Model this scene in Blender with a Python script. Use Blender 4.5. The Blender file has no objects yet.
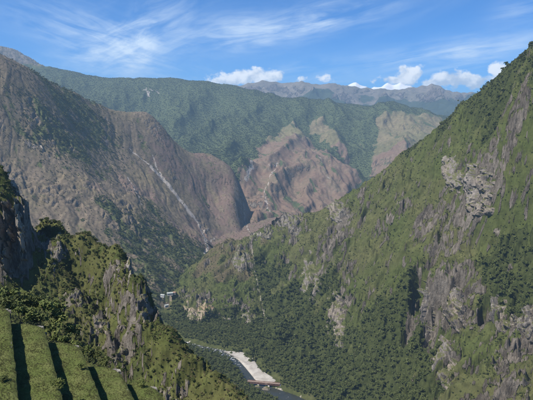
import bpy, math, random
import numpy as np
from mathutils import Vector

random.seed(7)
RNG = np.random.default_rng(11)
R = math.radians
scene = bpy.context.scene

# ------------------------------------------------------------------ camera
ZC = 430.0                       # height of the viewpoint above the river
F, PITCH = 512.0, R(8.3)         # focal length in photo pixels (photo 533 wide), looking down
cam_d = bpy.data.cameras.new("camera")
cam = bpy.data.objects.new("camera", cam_d)
scene.collection.objects.link(cam)
cam.location = (0, 0, ZC)
cam.rotation_euler = (math.pi / 2 - PITCH, 0, 0)
cam_d.sensor_width = 36.0
cam_d.lens = 36.0 * F / 533.0
cam_d.clip_start = 0.1
cam_d.clip_end = 80000
scene.camera = cam

# ------------------------------------------------------------------ sun, sky, exposure
SUN_EL, SUN_AZ = R(54), R(-120)    # azimuth from the view direction (+Y), negative = left
sdir = Vector((math.sin(SUN_AZ) * math.cos(SUN_EL), math.cos(SUN_AZ) * math.cos(SUN_EL), math.sin(SUN_EL)))
sun_d = bpy.data.lights.new("sun", 'SUN')
sun_d.energy = 4.8
sun_d.angle = R(0.5)
sun_d.color = (1.0, 0.94, 0.85)
sun = bpy.data.objects.new("sun", sun_d)
scene.collection.objects.link(sun)
sun.rotation_euler = (-sdir).to_track_quat('-Z', 'Y').to_euler()
sun.location = (0, 0, 3000)

scene.view_settings.view_transform = 'Standard'
scene.view_settings.look = 'None'
scene.view_settings.exposure = 0.75
scene.view_settings.gamma = 1.0
scene.view_settings.use_curve_mapping = False
scene.cycles.use_denoising = True
scene.cycles.max_bounces = 6
scene.cycles.diffuse_bounces = 2
scene.cycles.glossy_bounces = 2
scene.cycles.transmission_bounces = 3
scene.cycles.transparent_max_bounces = 8
scene.cycles.volume_bounces = 0

# ------------------------------------------------------------------ node helper
class NT:
    """small expression builder over a node tree"""
    def __init__(self, tree):
        self.t = tree
        self.n = tree.nodes
        self.l = tree.links
    def node(self, typ, **kw):
        nd = self.n.new(typ)
        for k, v in kw.items():
            setattr(nd, k, v)
        return nd
    def put(self, sock, v):
        if isinstance(v, bpy.types.NodeSocket):
            self.l.new(v, sock)
        elif v is not None:
            if sock.type == 'RGBA' and isinstance(v, tuple) and len(v) == 3:
                v = v + (1.0,)
            sock.default_value = v
    def m(self, op, a, b=None, c=None, clamp=False):
        nd = self.node('ShaderNodeMath', operation=op, use_clamp=clamp)
        for i, v in enumerate((a, b, c)):
            if v is not None:
                self.put(nd.inputs[i], v)
        return nd.outputs[0]
    def add(self, a, b): return self.m('ADD', a, b)
    def sub(self, a, b): return self.m('SUBTRACT', a, b)
    def mul(self, a, b): return self.m('MULTIPLY', a, b)
    def ramp(self, v, a, b, c=0.0, d=1.0, smooth=True):
        nd = self.node('ShaderNodeMapRange', interpolation_type='SMOOTHSTEP' if smooth else 'LINEAR', clamp=True)
        for i, x in enumerate((v, a, b, c, d)):
            self.put(nd.inputs[i], x)
        return nd.outputs[0]
    def mix(self, f, a, b, blend='MIX'):
        nd = self.node('ShaderNodeMix', data_type='RGBA', blend_type=blend)
        self.put(nd.inputs[0], f)
        self.put(nd.inputs[6], a)
        self.put(nd.inputs[7], b)
        return nd.outputs[2]
    def mapping(self, vec, scale=(1, 1, 1), rot=(0, 0, 0), loc=(0, 0, 0)):
        nd = self.node('ShaderNodeMapping')
        self.put(nd.inputs['Vector'], vec)
        nd.inputs['Scale'].default_value = scale
        nd.inputs['Rotation'].default_value = rot
        nd.inputs['Location'].default_value = loc
        return nd.outputs[0]
    def noise(self, vec, scale, detail=4, rough=0.55, dist=0.0, color=False):
        nd = self.node('ShaderNodeTexNoise')
        self.put(nd.inputs['Vector'], vec)
        nd.inputs['Scale'].default_value = scale
        nd.inputs['Detail'].default_value = detail
        nd.inputs['Roughness'].default_value = rough
        nd.inputs['Distortion'].default_value = dist
        return nd.outputs[1 if color else 0]
    def voro(self, vec, scale, feature='F1', out=0, rand=1.0):
        nd = self.node('ShaderNodeTexVoronoi', feature=feature)
        self.put(nd.inputs['Vector'], vec)
        nd.inputs['Scale'].default_value = scale
        nd.inputs['Randomness'].default_value = rand
        return nd.outputs[out]
    def attr(self, name):
        return self.node('ShaderNodeAttribute', attribute_name=name).outputs['Fac']
    def pos(self):
        return self.node('ShaderNodeNewGeometry').outputs['Position']

# ------------------------------------------------------------------ world: daylight sky with high cirrus and low cumulus
def pix_dir(px, py):
    q, v = (px - 266.5) / F, (200 - py) / F
    cp, sp = math.cos(PITCH), math.sin(PITCH)
    return Vector((q, cp + v * sp, -sp + v * cp))

def sky_deg(px, py):
    d = pix_dir(px, py).normalized()
    return math.degrees(math.atan2(d.x, d.y)), math.degrees(math.asin(d.z))

world = bpy.data.worlds.new("World")
scene.world = world
world.use_nodes = True
world.cycles.sampling_method = 'NONE'
wt = NT(world.node_tree)
wt.n.clear()
sky = wt.node('ShaderNodeTexSky', sky_type='NISHITA')
sky.sun_disc = False
sky.sun_elevation = SUN_EL
sky.sun_rotation = SUN_AZ % (2 * math.pi)
sky.altitude = 2600
sky.air_density = 1.0
sky.dust_density = 0.4
sky.ozone_density = 2.6
tc = wt.node('ShaderNodeTexCoord').outputs['Generated']
sx = wt.node('ShaderNodeSeparateXYZ')
wt.put(sx.inputs[0], tc)
az = wt.mul(wt.m('ARCTAN2', sx.outputs[0], sx.outputs[1]), 57.2958)
el = wt.mul(wt.m('ARCSINE', sx.outputs[2]), 57.2958)

def aev(a, e, seed):
    nd = wt.node('ShaderNodeCombineXYZ')
    wt.put(nd.inputs[0], a)
    wt.put(nd.inputs[1], e)
    nd.inputs[2].default_value = seed
    return nd.outputs[0]

def streak(p0, p1, width, dens, seed, stretch=7.0, curl=0.0):
    """a wisp of cirrus lying between two directions of the sky"""
    (a0, e0), (a1, e1) = sky_deg(*p0), sky_deg(*p1)
    ca, ce = (a0 + a1) / 2, (e0 + e1) / 2
    L, th = math.hypot(a1 - a0, e1 - e0) / 2, math.atan2(e1 - e0, a1 - a0)
    da, de = wt.sub(az, ca), wt.sub(el, ce)
    u = wt.add(wt.mul(da, math.cos(th)), wt.mul(de, math.sin(th)))
    v = wt.sub(wt.mul(de, math.cos(th)), wt.mul(da, math.sin(th)))
    if curl:
        v = wt.sub(v, wt.mul(wt.mul(u, u), curl))
    uu, vv = wt.mul(u, 1 / L), wt.mul(v, 1 / width)
    g = wt.m('EXPONENT', wt.mul(wt.add(wt.mul(uu, uu), wt.mul(vv, vv)), -1.0))
    nz = wt.noise(aev(wt.mul(u, 1.0 / stretch), v, seed), 0.9, 7, 0.62, 0.5)
    nz2 = wt.noise(aev(u, v, seed + 9), 0.16, 3, 0.5)
    nn = wt.add(wt.mul(nz, 0.7), wt.mul(nz2, 0.3))
    return wt.mul(wt.mul(g, wt.ramp(nn, 0.36, 0.72)), dens)

cir = None
for s in [((20, 12), (195, 72), 2.3, 0.62, 1.3, 5.0, 0.0),
          ((85, 60), (190, 18), 2.6, 0.80, 5.1, 4.0, 0.0),
          ((60, 52), (150, 62), 1.8, 0.62, 8.7, 4.0, 0.0),
          ((185, 38), (300, 28), 1.7, 0.80, 12.4, 6.0, 0.0),
          ((250, 34), (385, 6), 1.6, 0.80, 17.9, 6.0, 0.0),
          ((320, 76), (545, 40), 1.4, 0.78, 23.3, 8.0, 0.0),
          ((400, 58), (545, 36), 1.2, 0.5, 27.3, 8.0, 0.0),
          ((255, 74), (345, 62), 0.9, 0.4, 31.0, 6.0, 0.0),
          ((490, 18), (560, 4), 1.3, 0.35, 35.0, 6.0, 0.0)]:
    c = streak(*s)
    cir = c if cir is None else wt.add(cir, c)
# thin general veil of the same kind over the rest of the sky
vn = wt.noise(aev(wt.mul(wt.add(wt.mul(az, 0.94), wt.mul(el, 0.34)), 0.035), wt.mul(wt.sub(wt.mul(el, 0.94), wt.mul(az, 0.34)), 0.16), 3.3), 1.0, 7, 0.6, 0.6)
cir = wt.m('MINIMUM', wt.add(cir, wt.mul(wt.ramp(vn, 0.52, 0.85), 0.14)), 0.86)
# cumulus standing over the far range
cum = None
for (cx, cy, hw, hh, dens, seed) in [(252, 77, 3.6, 1.0, 1.0, 2.0), (230, 81, 2.4, 0.6, .9, 3.0), (272, 76, 1.6, 0.9, 1.0, 4.4),
                               (300, 79, 1.3, 0.55, .55, 5.5), (322, 77, 1.6, 0.8, .5, 6.6), (409, 75, 1.5, 1.1, 1.0, 7.7), (398, 81, 2.0, 0.6, .8, 8.8),
                               (453, 79, 2.9, 1.1, 1.0, 9.9), (438, 82, 2.0, 0.8, .9, 11.1), (471, 83, 2.0, 0.8, .9, 12.1),
                               (498, 69, 1.3, 0.7, 1.0, 13.2), (488, 80, 1.2, 0.8, .6, 14.4), (375, 80, 1.5, .7, .45, 15.0)]:
    a0, e0 = sky_deg(cx, cy)
    du, dv = wt.mul(wt.sub(az, a0), 1 / hw), wt.mul(wt.sub(el, e0), 1 / hh)
    r2 = wt.add(wt.mul(du, du), wt.mul(dv, dv))
    g = wt.mul(wt.m('EXPONENT', wt.mul(r2, -0.9)), dens)
    cum = g if cum is None else wt.m('MAXIMUM', cum, g)
# further cumulus all round the horizon outside the view
band = wt.m('EXPONENT', wt.mul(wt.m('POWER', wt.mul(wt.sub(el, 4.2), 1 / 1.6), 2.0), -1.0))
outside = wt.ramp(wt.m('ABSOLUTE', az), 32, 42)
cum = wt.m('MAXIMUM', cum, wt.mul(wt.mul(band, outside), wt.ramp(wt.noise(aev(az, 0.0, 4.0), 0.09, 2), 0.45, 0.65)))
bil = wt.noise(aev(az, wt.mul(el, 1.25), 7.1), 0.75, 6, 0.58)
cumf = wt.ramp(wt.add(cum, wt.mul(wt.sub(bil, 0.5), 1.7)), 0.40, 0.74)
shade = wt.ramp(wt.add(wt.noise(aev(wt.add(az, 0.35), wt.mul(wt.add(el, -0.35), 1.25), 7.1), 0.75, 4, 0.55), wt.mul(wt.sub(el, 5.2), 0.10)), 0.30, 0.62)
ccol = wt.mix(shade, (5.0, 5.8, 7.0), (10.5, 10.6, 10.6))
base = wt.mix(1.0, sky.outputs[0], (0.23, 0.74, 1.26), 'MULTIPLY')
skyc = wt.mix(cir, base, (7.4, 8.6, 9.8))
skyc = wt.mix(wt.mul(cumf, 0.92), skyc, ccol)
bg = wt.node('ShaderNodeBackground')
wt.put(bg.inputs[0], skyc)
bg.inputs[1].default_value = 0.072
wo = wt.node('ShaderNodeOutputWorld')
wt.l.new(bg.outputs[0], wo.inputs[0])

# ------------------------------------------------------------------ numeric helpers
def at(px, py, y):
    """world point on the ray of a photo pixel at forward distance y"""
    d = pix_dir(px, py)
    t = y / d.y
    return np.array([d.x * t, y, ZC + d.z * t])

def hash2(ix, iy, seed):
    h = (ix.astype(np.int64) * 374761393 + iy.astype(np.int64) * 668265263 + seed * 1442695041) & 0xFFFFFFFF
    h = ((h ^ (h >> 13)) * 1274126177) & 0xFFFFFFFF
    return (h ^ (h >> 16)) & 0xFFFFFFFF

def perlin(x, y, seed=0):
    ix, iy = np.floor(x), np.floor(y)
    fx, fy = x - ix, y - iy
    ix, iy = ix.astype(np.int64), iy.astype(np.int64)
    u, v = fx * fx * fx * (fx * (fx * 6 - 15) + 10), fy * fy * fy * (fy * (fy * 6 - 15) + 10)
    def g(ox, oy):
        a = hash2(ix + ox, iy + oy, seed) * (2 * np.pi / 4294967296.0)
        return np.cos(a) * (fx - ox) + np.sin(a) * (fy - oy)
    a, b, c, d = g(0, 0), g(1, 0), g(0, 1), g(1, 1)
    return 1.5 * ((a + (b - a) * u) + ((c + (d - c) * u) - (a + (b - a) * u)) * v)

def fbm(x, y, oct=4, seed=0, gain=0.5):
    s, a, f = 0, 1.0, 1.0
    for i in range(oct):
        s = s + a * perlin(x * f + 17.3 * i, y * f - 9.1 * i, seed + i)
        a *= gain
        f *= 2.03
    return s

def ridged(x, y, oct=4, seed=0, gain=0.5):
    s, a, f, w = 0, 1.0, 1.0, 1.0
    for i in range(oct):
        n = 1 - np.abs(perlin(x * f + 31.7 * i, y * f + 5.3 * i, seed + i))
        n = n * n * w
        w = np.clip(n * 1.6, 0, 1)
        s = s + a * n
        a *= gain
        f *= 2.07
    return s - 0.75

def sstep(x, a, b):
    t = np.clip((x - a) / (b - a), 0, 1)
    return t * t * (3 - 2 * t)

class Surf:
    """smooth surface through 3-D control points (multiquadric)"""
    def __init__(self, pts, c):
        P = np.array(pts, float)
        self.p, self.c = P[:, :2], c
        n = len(P)
        K = np.sqrt(((self.p[:, None] - self.p[None]) ** 2).sum(-1) + c * c)
        A = np.zeros((n + 3, n + 3))
        A[:n, :n] = K - np.eye(n) * c * 0.02
        A[:n, n] = 1
        A[:n, n + 1:] = self.p / 1000
        A[n:, :n] = A[:n, n:].T
        self.w = np.linalg.solve(A, np.concatenate([P[:, 2], np.zeros(3)]))
    def __call__(self, x, y):
        sh = x.shape
        x, y = x.ravel(), y.ravel()
        out = np.empty(len(x))
        n = len(self.p)
        for i in range(0, len(x), 60000):
            a, b = x[i:i + 60000], y[i:i + 60000]
            K = np.sqrt((a[:, None] - self.p[:, 0]) ** 2 + (b[:, None] - self.p[:, 1]) ** 2 + self.c ** 2)
            out[i:i + 60000] = K @ self.w[:n] + self.w[n] + (a * self.w[n + 1] + b * self.w[n + 2]) / 1000
        return out.reshape(sh)

def seg_dist(x, y, pts):
    """plan distance to a polyline, and the distance run along it"""
    best = np.full(x.shape, 1e9)
    run = np.zeros(x.shape)
    acc = 0.0
    for (ax, ay), (bx, by) in zip(pts[:-1], pts[1:]):
        L2 = max((bx - ax) ** 2 + (by - ay) ** 2, 1e-9)
        t = np.clip(((x - ax) * (bx - ax) + (y - ay) * (by - ay)) / L2, 0, 1)
        d = np.hypot(x - ax - t * (bx - ax), y - ay - t * (by - ay))
        m = d < best
        best[m] = d[m]
        run[m] = acc + t[m] * math.sqrt(L2)
        acc += math.sqrt(L2)
    return best, run

def fan(px0, px1, nq, y0, y1, ny):
    q = (np.linspace(px0, px1, nq) - 266.5) / F
    y = np.geomspace(y0, y1, ny)
    Y, Q = np.meshgrid(y, q, indexing='ij')
    return Q * Y, Y

def hit(px, py, T):
    """where the line of sight of a photo pixel meets a terrain grid"""
    X, Y, Z = T[:3]
    d = pix_dir(px, py)
    q = X[0] / Y[0]
    j = int(np.clip(np.searchsorted(q, d.x / d.y), 1, len(q) - 1))
    f = (d.x / d.y - q[j - 1]) / (q[j] - q[j - 1])
    zc, yc = Z[:, j - 1] * (1 - f) + Z[:, j] * f, Y[:, j]
    k = np.argmax(zc >= ZC + d.z / d.y * yc)
    y = yc[k] if zc[k] >= ZC + d.z / d.y * yc[k] else yc[-1]
    return np.array([d.x / d.y * y, y, zc[k] if k else ZC + d.z / d.y * y])

def lines_mask(T, lines, warp, seed):
    m = np.zeros(T[0].shape)
    for line, w in lines:
        pts = [hit(px, py, T)[:2] for px, py in line]
        xs, ys = [p[0] for p in pts], [p[1] for p in pts]
        box = (T[0] > min(xs) - 4 * w - 30) & (T[0] < max(xs) + 4 * w + 30) & (T[1] > min(ys) - 4 * w - 30) & (T[1] < max(ys) + 4 * w + 30)
        if not box.any():
            continue
        bx, by = T[0][box], T[1][box]
        d, _ = seg_dist(bx + warp * fbm(bx / 30, by / 30, 3, seed), by, pts)
        m[box] = np.maximum(m[box], np.exp(-(d / w) ** 2))
    return m

def link(o, parent=None):
    scene.collection.objects.link(o)
    if parent is not None:
        o.parent = parent
    return o

def tag(o, label=None, cat=None, group=None, kind=None):
    if label: o['label'] = label
    if cat: o['category'] = cat
    if group: o['group'] = group
    if kind: o['kind'] = kind
    return o

def grid_mesh(name, X, Y, Z, attrs, mat, smooth=True):
    ny, nx = X.shape
    me = bpy.data.meshes.new(name)
    me.vertices.add(nx * ny)
    me.vertices.foreach_set('co', np.stack([X, Y, Z], -1).astype(np.float32).ravel())
    i = np.arange(nx * ny).reshape(ny, nx)
    q = np.stack([i[:-1, :-1], i[:-1, 1:], i[1:, 1:], i[1:, :-1]], -1).reshape(-1)
    nf = (nx - 1) * (ny - 1)
    me.loops.add(nf * 4)
    me.loops.foreach_set('vertex_index', q.astype(np.int32))
    me.polygons.add(nf)
    me.polygons.foreach_set('loop_start', np.arange(0, nf * 4, 4, dtype=np.int32))
    me.polygons.foreach_set('loop_total', np.full(nf, 4, dtype=np.int32))
    me.update(calc_edges=True)
    me.polygons.foreach_set('use_smooth', np.full(nf, smooth, dtype=bool))
    for k, v in attrs.items():
        a = me.attributes.new(k, 'FLOAT', 'POINT')
        a.data.foreach_set('value', np.clip(v, 0, 1).astype(np.float32).ravel())
    me.materials.append(mat)
    return link(bpy.data.objects.new(name, me))

def slope_of(X, Y, Z):
    """steepness (dz/ds) on a fan grid"""
    ax, ay, az_ = np.gradient(X, axis=1), np.gradient(Y, axis=1), np.gradient(Z, axis=1)
    bx, by, bz = np.gradient(X, axis=0), np.gradient(Y, axis=0), np.gradient(Z, axis=0)
    nx, ny, nz = ay * bz - az_ * by, az_ * bx - ax * bz, ax * by - ay * bx
    return np.hypot(nx, ny) / np.maximum(np.abs(nz), 1e-6)

# ------------------------------------------------------------------ materials
def material(name, build, rough=0.9, spec=0.15):
    m = bpy.data.materials.new(name)
    m.use_nodes = True
    t = NT(m.node_tree)
    b = t.n['Principled BSDF']
    b.inputs['Roughness'].default_value = rough
    b.inputs['Specular IOR Level'].default_value = spec
    res = build(t, b)
    if res is not None:
        t.put(b.inputs['Base Color'], res)
    return m

def bump(t, b, h, dist, strength=1.0):
    nd = t.node('ShaderNodeBump')
    nd.inputs['Strength'].default_value = strength
    nd.inputs['Distance'].default_value = dist
    t.put(nd.inputs['Height'], h)
    t.put(b.inputs['Normal'], nd.outputs[0])

def mountain_mat(name, s, grass, grass2, soil, soil2, rock_a, rock_b, forest, forest2, bdist, shrub_cut=(0.52, 0.6), rockbias=0.0):
    """s: size in metres of the finest texture seen from the viewpoint"""
    def build(t, b):
        p = t.pos()
        streaky = t.mapping(p, (1, 1, 0.28))
        n_big = t.noise(p, 0.035 / s, 5, 0.6)
        n_mid = t.noise(p, 0.13 / s, 5, 0.65)
        n_fine = t.noise(p, 0.5 / s, 5, 0.7)
        n_st = t.noise(streaky, 0.22 / s, 6, 0.68, 0.4)
        n_st2 = t.noise(streaky, 0.75 / s, 5, 0.7, 0.3)
        vor = t.voro(p, 0.36 / s)
        g = t.mix(t.ramp(n_big, 0.38, 0.62), grass, grass2)
        g = t.mix(t.ramp(n_fine, 0.3, 0.75), t.mix(1.0, g, (0.62, 0.62, 0.6), 'MULTIPLY'), t.mix(1.0, g, (1.3, 1.28, 1.25), 'MULTIPLY'))
        so = t.mix(t.ramp(n_mid, 0.35, 0.65), soil, soil2)
        so = t.mix(t.ramp(n_st2, 0.3, 0.7), t.mix(1.0, so, (0.75, 0.74, 0.74), 'MULTIPLY'), so)
        col = t.mix(t.ramp(t.add(t.attr('bare'), t.mul(t.sub(n_mid, 0.5), 0.9)), 0.40, 0.62), g, so)
        fo = t.mix(t.ramp(t.noise(p, 0.6 / s, 4, 0.7), 0.35, 0.65), forest, forest2)
        # low shrubs speckled over open ground
        sh = t.mul(t.ramp(t.add(t.mul(n_fine, 0.6), t.mul(n_mid, 0.4)), shrub_cut[0], shrub_cut[1]), t.ramp(t.attr('forest'), 0.0, 0.35, 0.35, 1.0))
        col = t.mix(t.mul(sh, 0.8), col, fo)
        fmask = t.ramp(t.add(t.attr('forest'), t.mul(t.sub(n_mid, 0.5), 1.0)), 0.42, 0.58)
        col = t.mix(fmask, col, fo)
        rk = t.mix(t.ramp(n_st, 0.34, 0.66), rock_a, rock_b)
        rk = t.mix(t.mul(t.ramp(n_st2, 0.58, 0.40), 0.7), rk, t.mix(1.0, rk, (0.42, 0.40, 0.38), 'MULTIPLY'))
        n_rk = t.noise(t.mapping(p, (1, 1, 0.35)), 2.0 / s, 5, 0.75, 0.6)
        rk = t.mix(t.mul(t.ramp(n_rk, 0.50, 0.34), 0.75), rk, t.mix(1.0, rk, (0.38, 0.36, 0.34), 'MULTIPLY'))
        rmask = t.ramp(t.add(t.add(t.attr('rock'), rockbias), t.add(t.mul(t.sub(n_st, 0.5), 0.8), t.mul(t.sub(n_fine, 0.5), 0.7))), 0.42, 0.58)
        col = t.mix(rmask, col, rk)
        sc = t.add(t.attr('scar'), t.mul(t.sub(n_fine, 0.5), 1.3))
        col = t.mix(t.ramp(sc, 0.42, 0.75), col, t.mix(n_st, (0.24, 0.205, 0.17), (0.40, 0.36, 0.315)))
        h = t.add(t.mul(n_fine, 0.5), t.add(t.mul(t.add(n_st2, t.add(n_rk, t.mul(n_st, 1.2))), t.mul(rmask, 1.6)), t.mul(vor, t.mul(t.m('MAXIMUM', fmask, sh), -0.9))))
        h = t.add(h, t.mul(n_mid, 0.8))
        bump(t, b, h, bdist, 0.9)
        return col
    return material(name, build, 0.95, 0.08)

M_right = mountain_mat('slope_right', 5.0, (0.060, 0.074, 0.022), (0.082, 0.084, 0.034), (0.115, 0.094, 0.054), (0.095, 0.078, 0.045),
                       (0.245, 0.215, 0.178), (0.135, 0.118, 0.098), (0.030, 0.038, 0.012), (0.048, 0.056, 0.019), 2.6)
M_near = mountain_mat('slope_near', 1.8, (0.058, 0.073, 0.020), (0.080, 0.082, 0.030), (0.11, 0.09, 0.052), (0.10, 0.082, 0.046),
                      (0.26, 0.232, 0.195), (0.135, 0.12, 0.10), (0.036, 0.046, 0.014), (0.054, 0.064, 0.021), 0.9)
M_left = mountain_mat('slope_left', 5.0, (0.146, 0.120, 0.080), (0.160, 0.128, 0.095), (0.162, 0.112, 0.090), (0.178, 0.132, 0.106),
                      (0.27, 0.235, 0.20), (0.185, 0.158, 0.132), (0.062, 0.076, 0.030), (0.088, 0.096, 0.042), 2.4)
M_hill = mountain_mat('slope_hill', 11.0, (0.13, 0.122, 0.066), (0.17, 0.142, 0.085), (0.160, 0.108, 0.080), (0.182, 0.136, 0.098),
                      (0.25, 0.225, 0.20), (0.18, 0.155, 0.13), (0.050, 0.066, 0.032), (0.070, 0.086, 0.040), 5.0)
M_far = mountain_mat('slope_far', 30.0, (0.13, 0.12, 0.10), (0.155, 0.135, 0.115), (0.15, 0.125, 0.108), (0.135, 0.118, 0.105),  # ground greyed, part of the distance haze is put into these colours
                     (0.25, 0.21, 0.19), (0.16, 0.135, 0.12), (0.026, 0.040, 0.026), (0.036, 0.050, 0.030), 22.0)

def snow_build(t, b):
    p = t.pos()
    n = t.noise(t.mapping(p, (1, 1, 0.5)), 0.004, 6, 0.65)
    k = t.ramp(t.add(t.attr('rock'), t.mul(t.sub(n, 0.5), 1.2)), 0.45, 0.6)
    return t.mix(k, (0.62, 0.64, 0.68), (0.24, 0.22, 0.21))
M_snow = material('snow', snow_build, 0.7, 0.2)

# ------------------------------------------------------------------ large structure
def blob(X, Y, spots):
    """soft patches in plan: (point, radius) -> 0..1"""
    m = np.zeros(X.shape)
    for p, r in spots:
        m = np.maximum(m, np.exp(-(((X - p[0]) ** 2 + (Y - p[1]) ** 2) / (r * r))))
    return m

def along(name_pts, back, drop):
    return [np.array([p[0] * (p[1] + back) / p[1], p[1] + back, p[2] - drop]) for p in name_pts]

# valley floor: one sheet to the horizon
gx, gy = np.meshgrid(np.linspace(-16000, 16000, 60), np.linspace(-2500, 19000, 60))
def floor_build(t, b):
    p = t.pos()
    n = t.noise(p, 0.02, 5, 0.65)
    n2 = t.noise(p, 0.15, 5, 0.7)
    c = t.mix(t.ramp(n, 0.4, 0.6), (0.045, 0.065, 0.022), (0.085, 0.095, 0.035))
    bump(t, b, n2, 1.2, 1.0)
    return t.mix(t.ramp(n2, 0.35, 0.7), c, t.mix(1.0, c, (0.6, 0.65, 0.6), 'MULTIPLY'))
tag(grid_mesh('ground', gx, gy, np.full(gx.shape, -6.0), {}, material('valley_floor', floor_build)), kind='structure')

# ---- snow peaks and far range
def far_range(name, ridge, y, base_py, px0, px1, nq, ny, depth, amp, wl, mat, attrs, seed):
    xs = np.array([p[0] for p in ridge], float)
    ys = np.array([p[1] for p in ridge], float)
    X, Y = fan(px0, px1, nq, y - depth, y + depth * 0.9, ny)
    pxs = X / Y * F + 266.5
    crest = np.interp(pxs, xs, ys)
    zc = ZC + np.array([pix_dir(266, c).z / pix_dir(266, c).y for c in crest[0]])[None, :] * y
    t = np.abs(Y + fbm(X / wl / 2, Y / wl / 2, 2, seed) * depth * 0.12 - y) / depth
    t = np.clip(t, 0, 1.2)
    zb = 0.0
    Z = zb + (zc - zb) * (1 - t ** 0.85)
    n = ridged(X / wl, Y / wl * 0.7, 6, seed, 0.5)
    Z = Z + amp * n * (0.15 + np.minimum(t * 3, 1))
    return X, Y, Z, t

sn = [(px, py + 1.6) for px, py in [(200, 100), (240, 95), (270, 90), (290, 87), (296, 84), (303, 81.5), (312, 83.5), (322, 87), (338, 85.5), (346, 83.5), (350, 81.5), (354, 80), (358, 82), (364, 82.5), (368, 85.5), (377, 83.5), (383, 81.5), (391, 82.5), (397, 80.8), (404, 83), (414, 87), (440, 91), (480, 96), (560, 102)]]
X, Y, Z, t = far_range('snow_peaks', sn, 9700, 0, 180, 580, 520, 60, 1150, 110, 580, M_snow, None, 60)
o = grid_mesh('snow_peaks', X, Y, Z, {'rock': 0.12 + sstep(t, 0.12, 0.4) * 0.7 + 0.2 * sstep(slope_of(X, Y, Z), 1.0, 1.8)}, M_snow)
tag(o, kind='structure')

fr = [(-200, 75), (-60, 80), (40, 92), (150, 98), (215, 93), (238, 86), (252, 83), (263, 80.5), (272, 82), (282, 84), (300, 83.5), (320, 86), (345, 86), (365, 88), (385, 90.5), (400, 89), (412, 86.5), (419, 84), (424, 84.5), (428, 82.5), (434, 84.5), (442, 88), (460, 92), (478, 94), (500, 100), (540, 105), (640, 90), (760, 80)]
X, Y, Z, t = far_range('far_range', fr, 7800, 0, -160, 700, 760, 150, 2100, 240, 820, M_far, None, 40)
fo = sstep(-(Z - (ZC + 400)) + 150 * fbm(X / 700, Y / 700, 4, 5), -90, 120)
scar = np.zeros(X.shape)
for px, py0, yy in [(436, 109, 6850), (440, 107, 6800), (395, 104, 6900)]:
    p = at(px, py0, yy)
    scar = np.maximum(scar, np.exp(-(((X - p[0]) / 35) ** 2 + ((Y - p[1]) / 160) ** 2)))
o = grid_mesh('far_range', X, Y, Z, {'forest': fo, 'rock': sstep(slope_of(X, Y, Z), .55, 1.2) * (1 - fo) * .7, 'bare': 0.3 * (1 - fo), 'scar': scar}, M_far)
tag(o, kind='structure')

# ---- forested hill with bare red spurs
ridge = [at(*p) for p in [(-140, 30, 5400), (-60, 42, 5300), (-10, 50, 5300), (15, 53, 5200), (35, 62, 5000), (55, 71, 4900), (85, 76, 4800), (112, 81, 4700), (145, 79.5, 4700),
         (175, 80, 4700), (205, 81, 4700), (235, 87, 4650), (262, 93, 4600), (290, 98, 4550), (320, 101, 4500), (350, 102, 4450), (380, 105, 4450), (410, 109, 4400),
         (440, 117, 4400), (480, 125, 4400), (540, 135, 4300), (640, 140, 4200)]]
face = [at(*p) for p in [(-60, 120, 3500), (60, 130, 3500), (150, 118, 3900), (200, 125, 3800), (225, 150, 3250), (238, 170, 2700), (240, 200, 2450), (245, 228, 2150),
        (250, 120, 4000), (285, 126, 3900), (272, 145, 3350), (262, 165, 2950), (254, 190, 2600), (256, 215, 2350), (300, 130, 3800), (312, 150, 3350), (325, 172, 2980), (338, 195, 2700),
        (290, 185, 2780), (290, 208, 2500), (318, 205, 2600), (312, 122, 4000), (332, 135, 3720), (318, 138, 3720), (335, 155, 3450), (350, 165, 3100), (366, 184, 2850), (352, 188, 2850), (350, 142, 3800), (362, 168, 3300),
        (385, 118, 4050), (372, 140, 3800), (385, 152, 3350), (385, 178, 2900), (405, 130, 3900), (430, 135, 3800), (430, 165, 3100), (400, 165, 3150), (470, 150, 3500), (540, 160, 3300), (640, 170, 3200), (246, 238, 1980), (252, 250, 1750), (275, 248, 1950), (310, 238, 2150), (345, 220, 2400), (420, 205, 2500), (600, 210, 2500), (100, 230, 2600), (-60, 230, 2500)]]
face += [np.array([x, y, -25.0]) for x, y in [(-700, 1700), (-400, 1700), (-220, 1700), (-150, 1720), (-600, 1950), (-330, 1950), (-200, 1950), (-150, 1850)]]
back = along(ridge, 500, 160) + along(ridge, 1500, 520)
S = Surf(ridge + face + back, 60)
X, Y = fan(-130, 620, 800, 1650, 6400, 320)
wx, wy = X + 70 * fbm(X / 420, Y / 420, 3, 3), Y + 70 * fbm(X / 420, Y / 420, 3, 4)
Z = S(X, Y)
pxg = X / Y * F + 266.5
depthf = sstep(Y, 4700, 3900)
Z = Z + (75 * ridged((wx - 0.3 * wy) / 480, wy / 1300, 4, 21) + 10 * ridged((wx + 0.35 * wy) / 90, wy / 500, 4, 24)) * (0.3 + 0.7 * depthf) + 3 * fbm(X / 45, Y / 45, 3, 22)
rav = np.zeros(X.shape)
for line in ([(335, 120, 4000), (350, 142, 3800), (362, 168, 3300), (368, 182, 2900)], [(300, 122, 4000), (318, 138, 3720), (330, 150, 3500), (337, 158, 3400)], [(372, 118, 4100), (369, 140, 3800), (363, 165, 3350)]):
    d, _ = seg_dist(X + 30 * fbm(X / 90, Y / 90, 3, 91), Y, [at(*p)[:2] for p in line])
    rav = np.maximum(rav, np.exp(-(d / 75) ** 2))
    Z = Z - 34 * np.exp(-(d / 110) ** 2)
def inside(x, y, poly):
    r = np.zeros(x.shape, bool)
    for (ax, ay), (bx, by) in zip(poly, poly[1:] + poly[:1]):
        if ay != by:
            r ^= ((ay > y) != (by > y)) & (x < (bx - ax) * (y - ay) / (by - ay) + ax)
    return r
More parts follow.
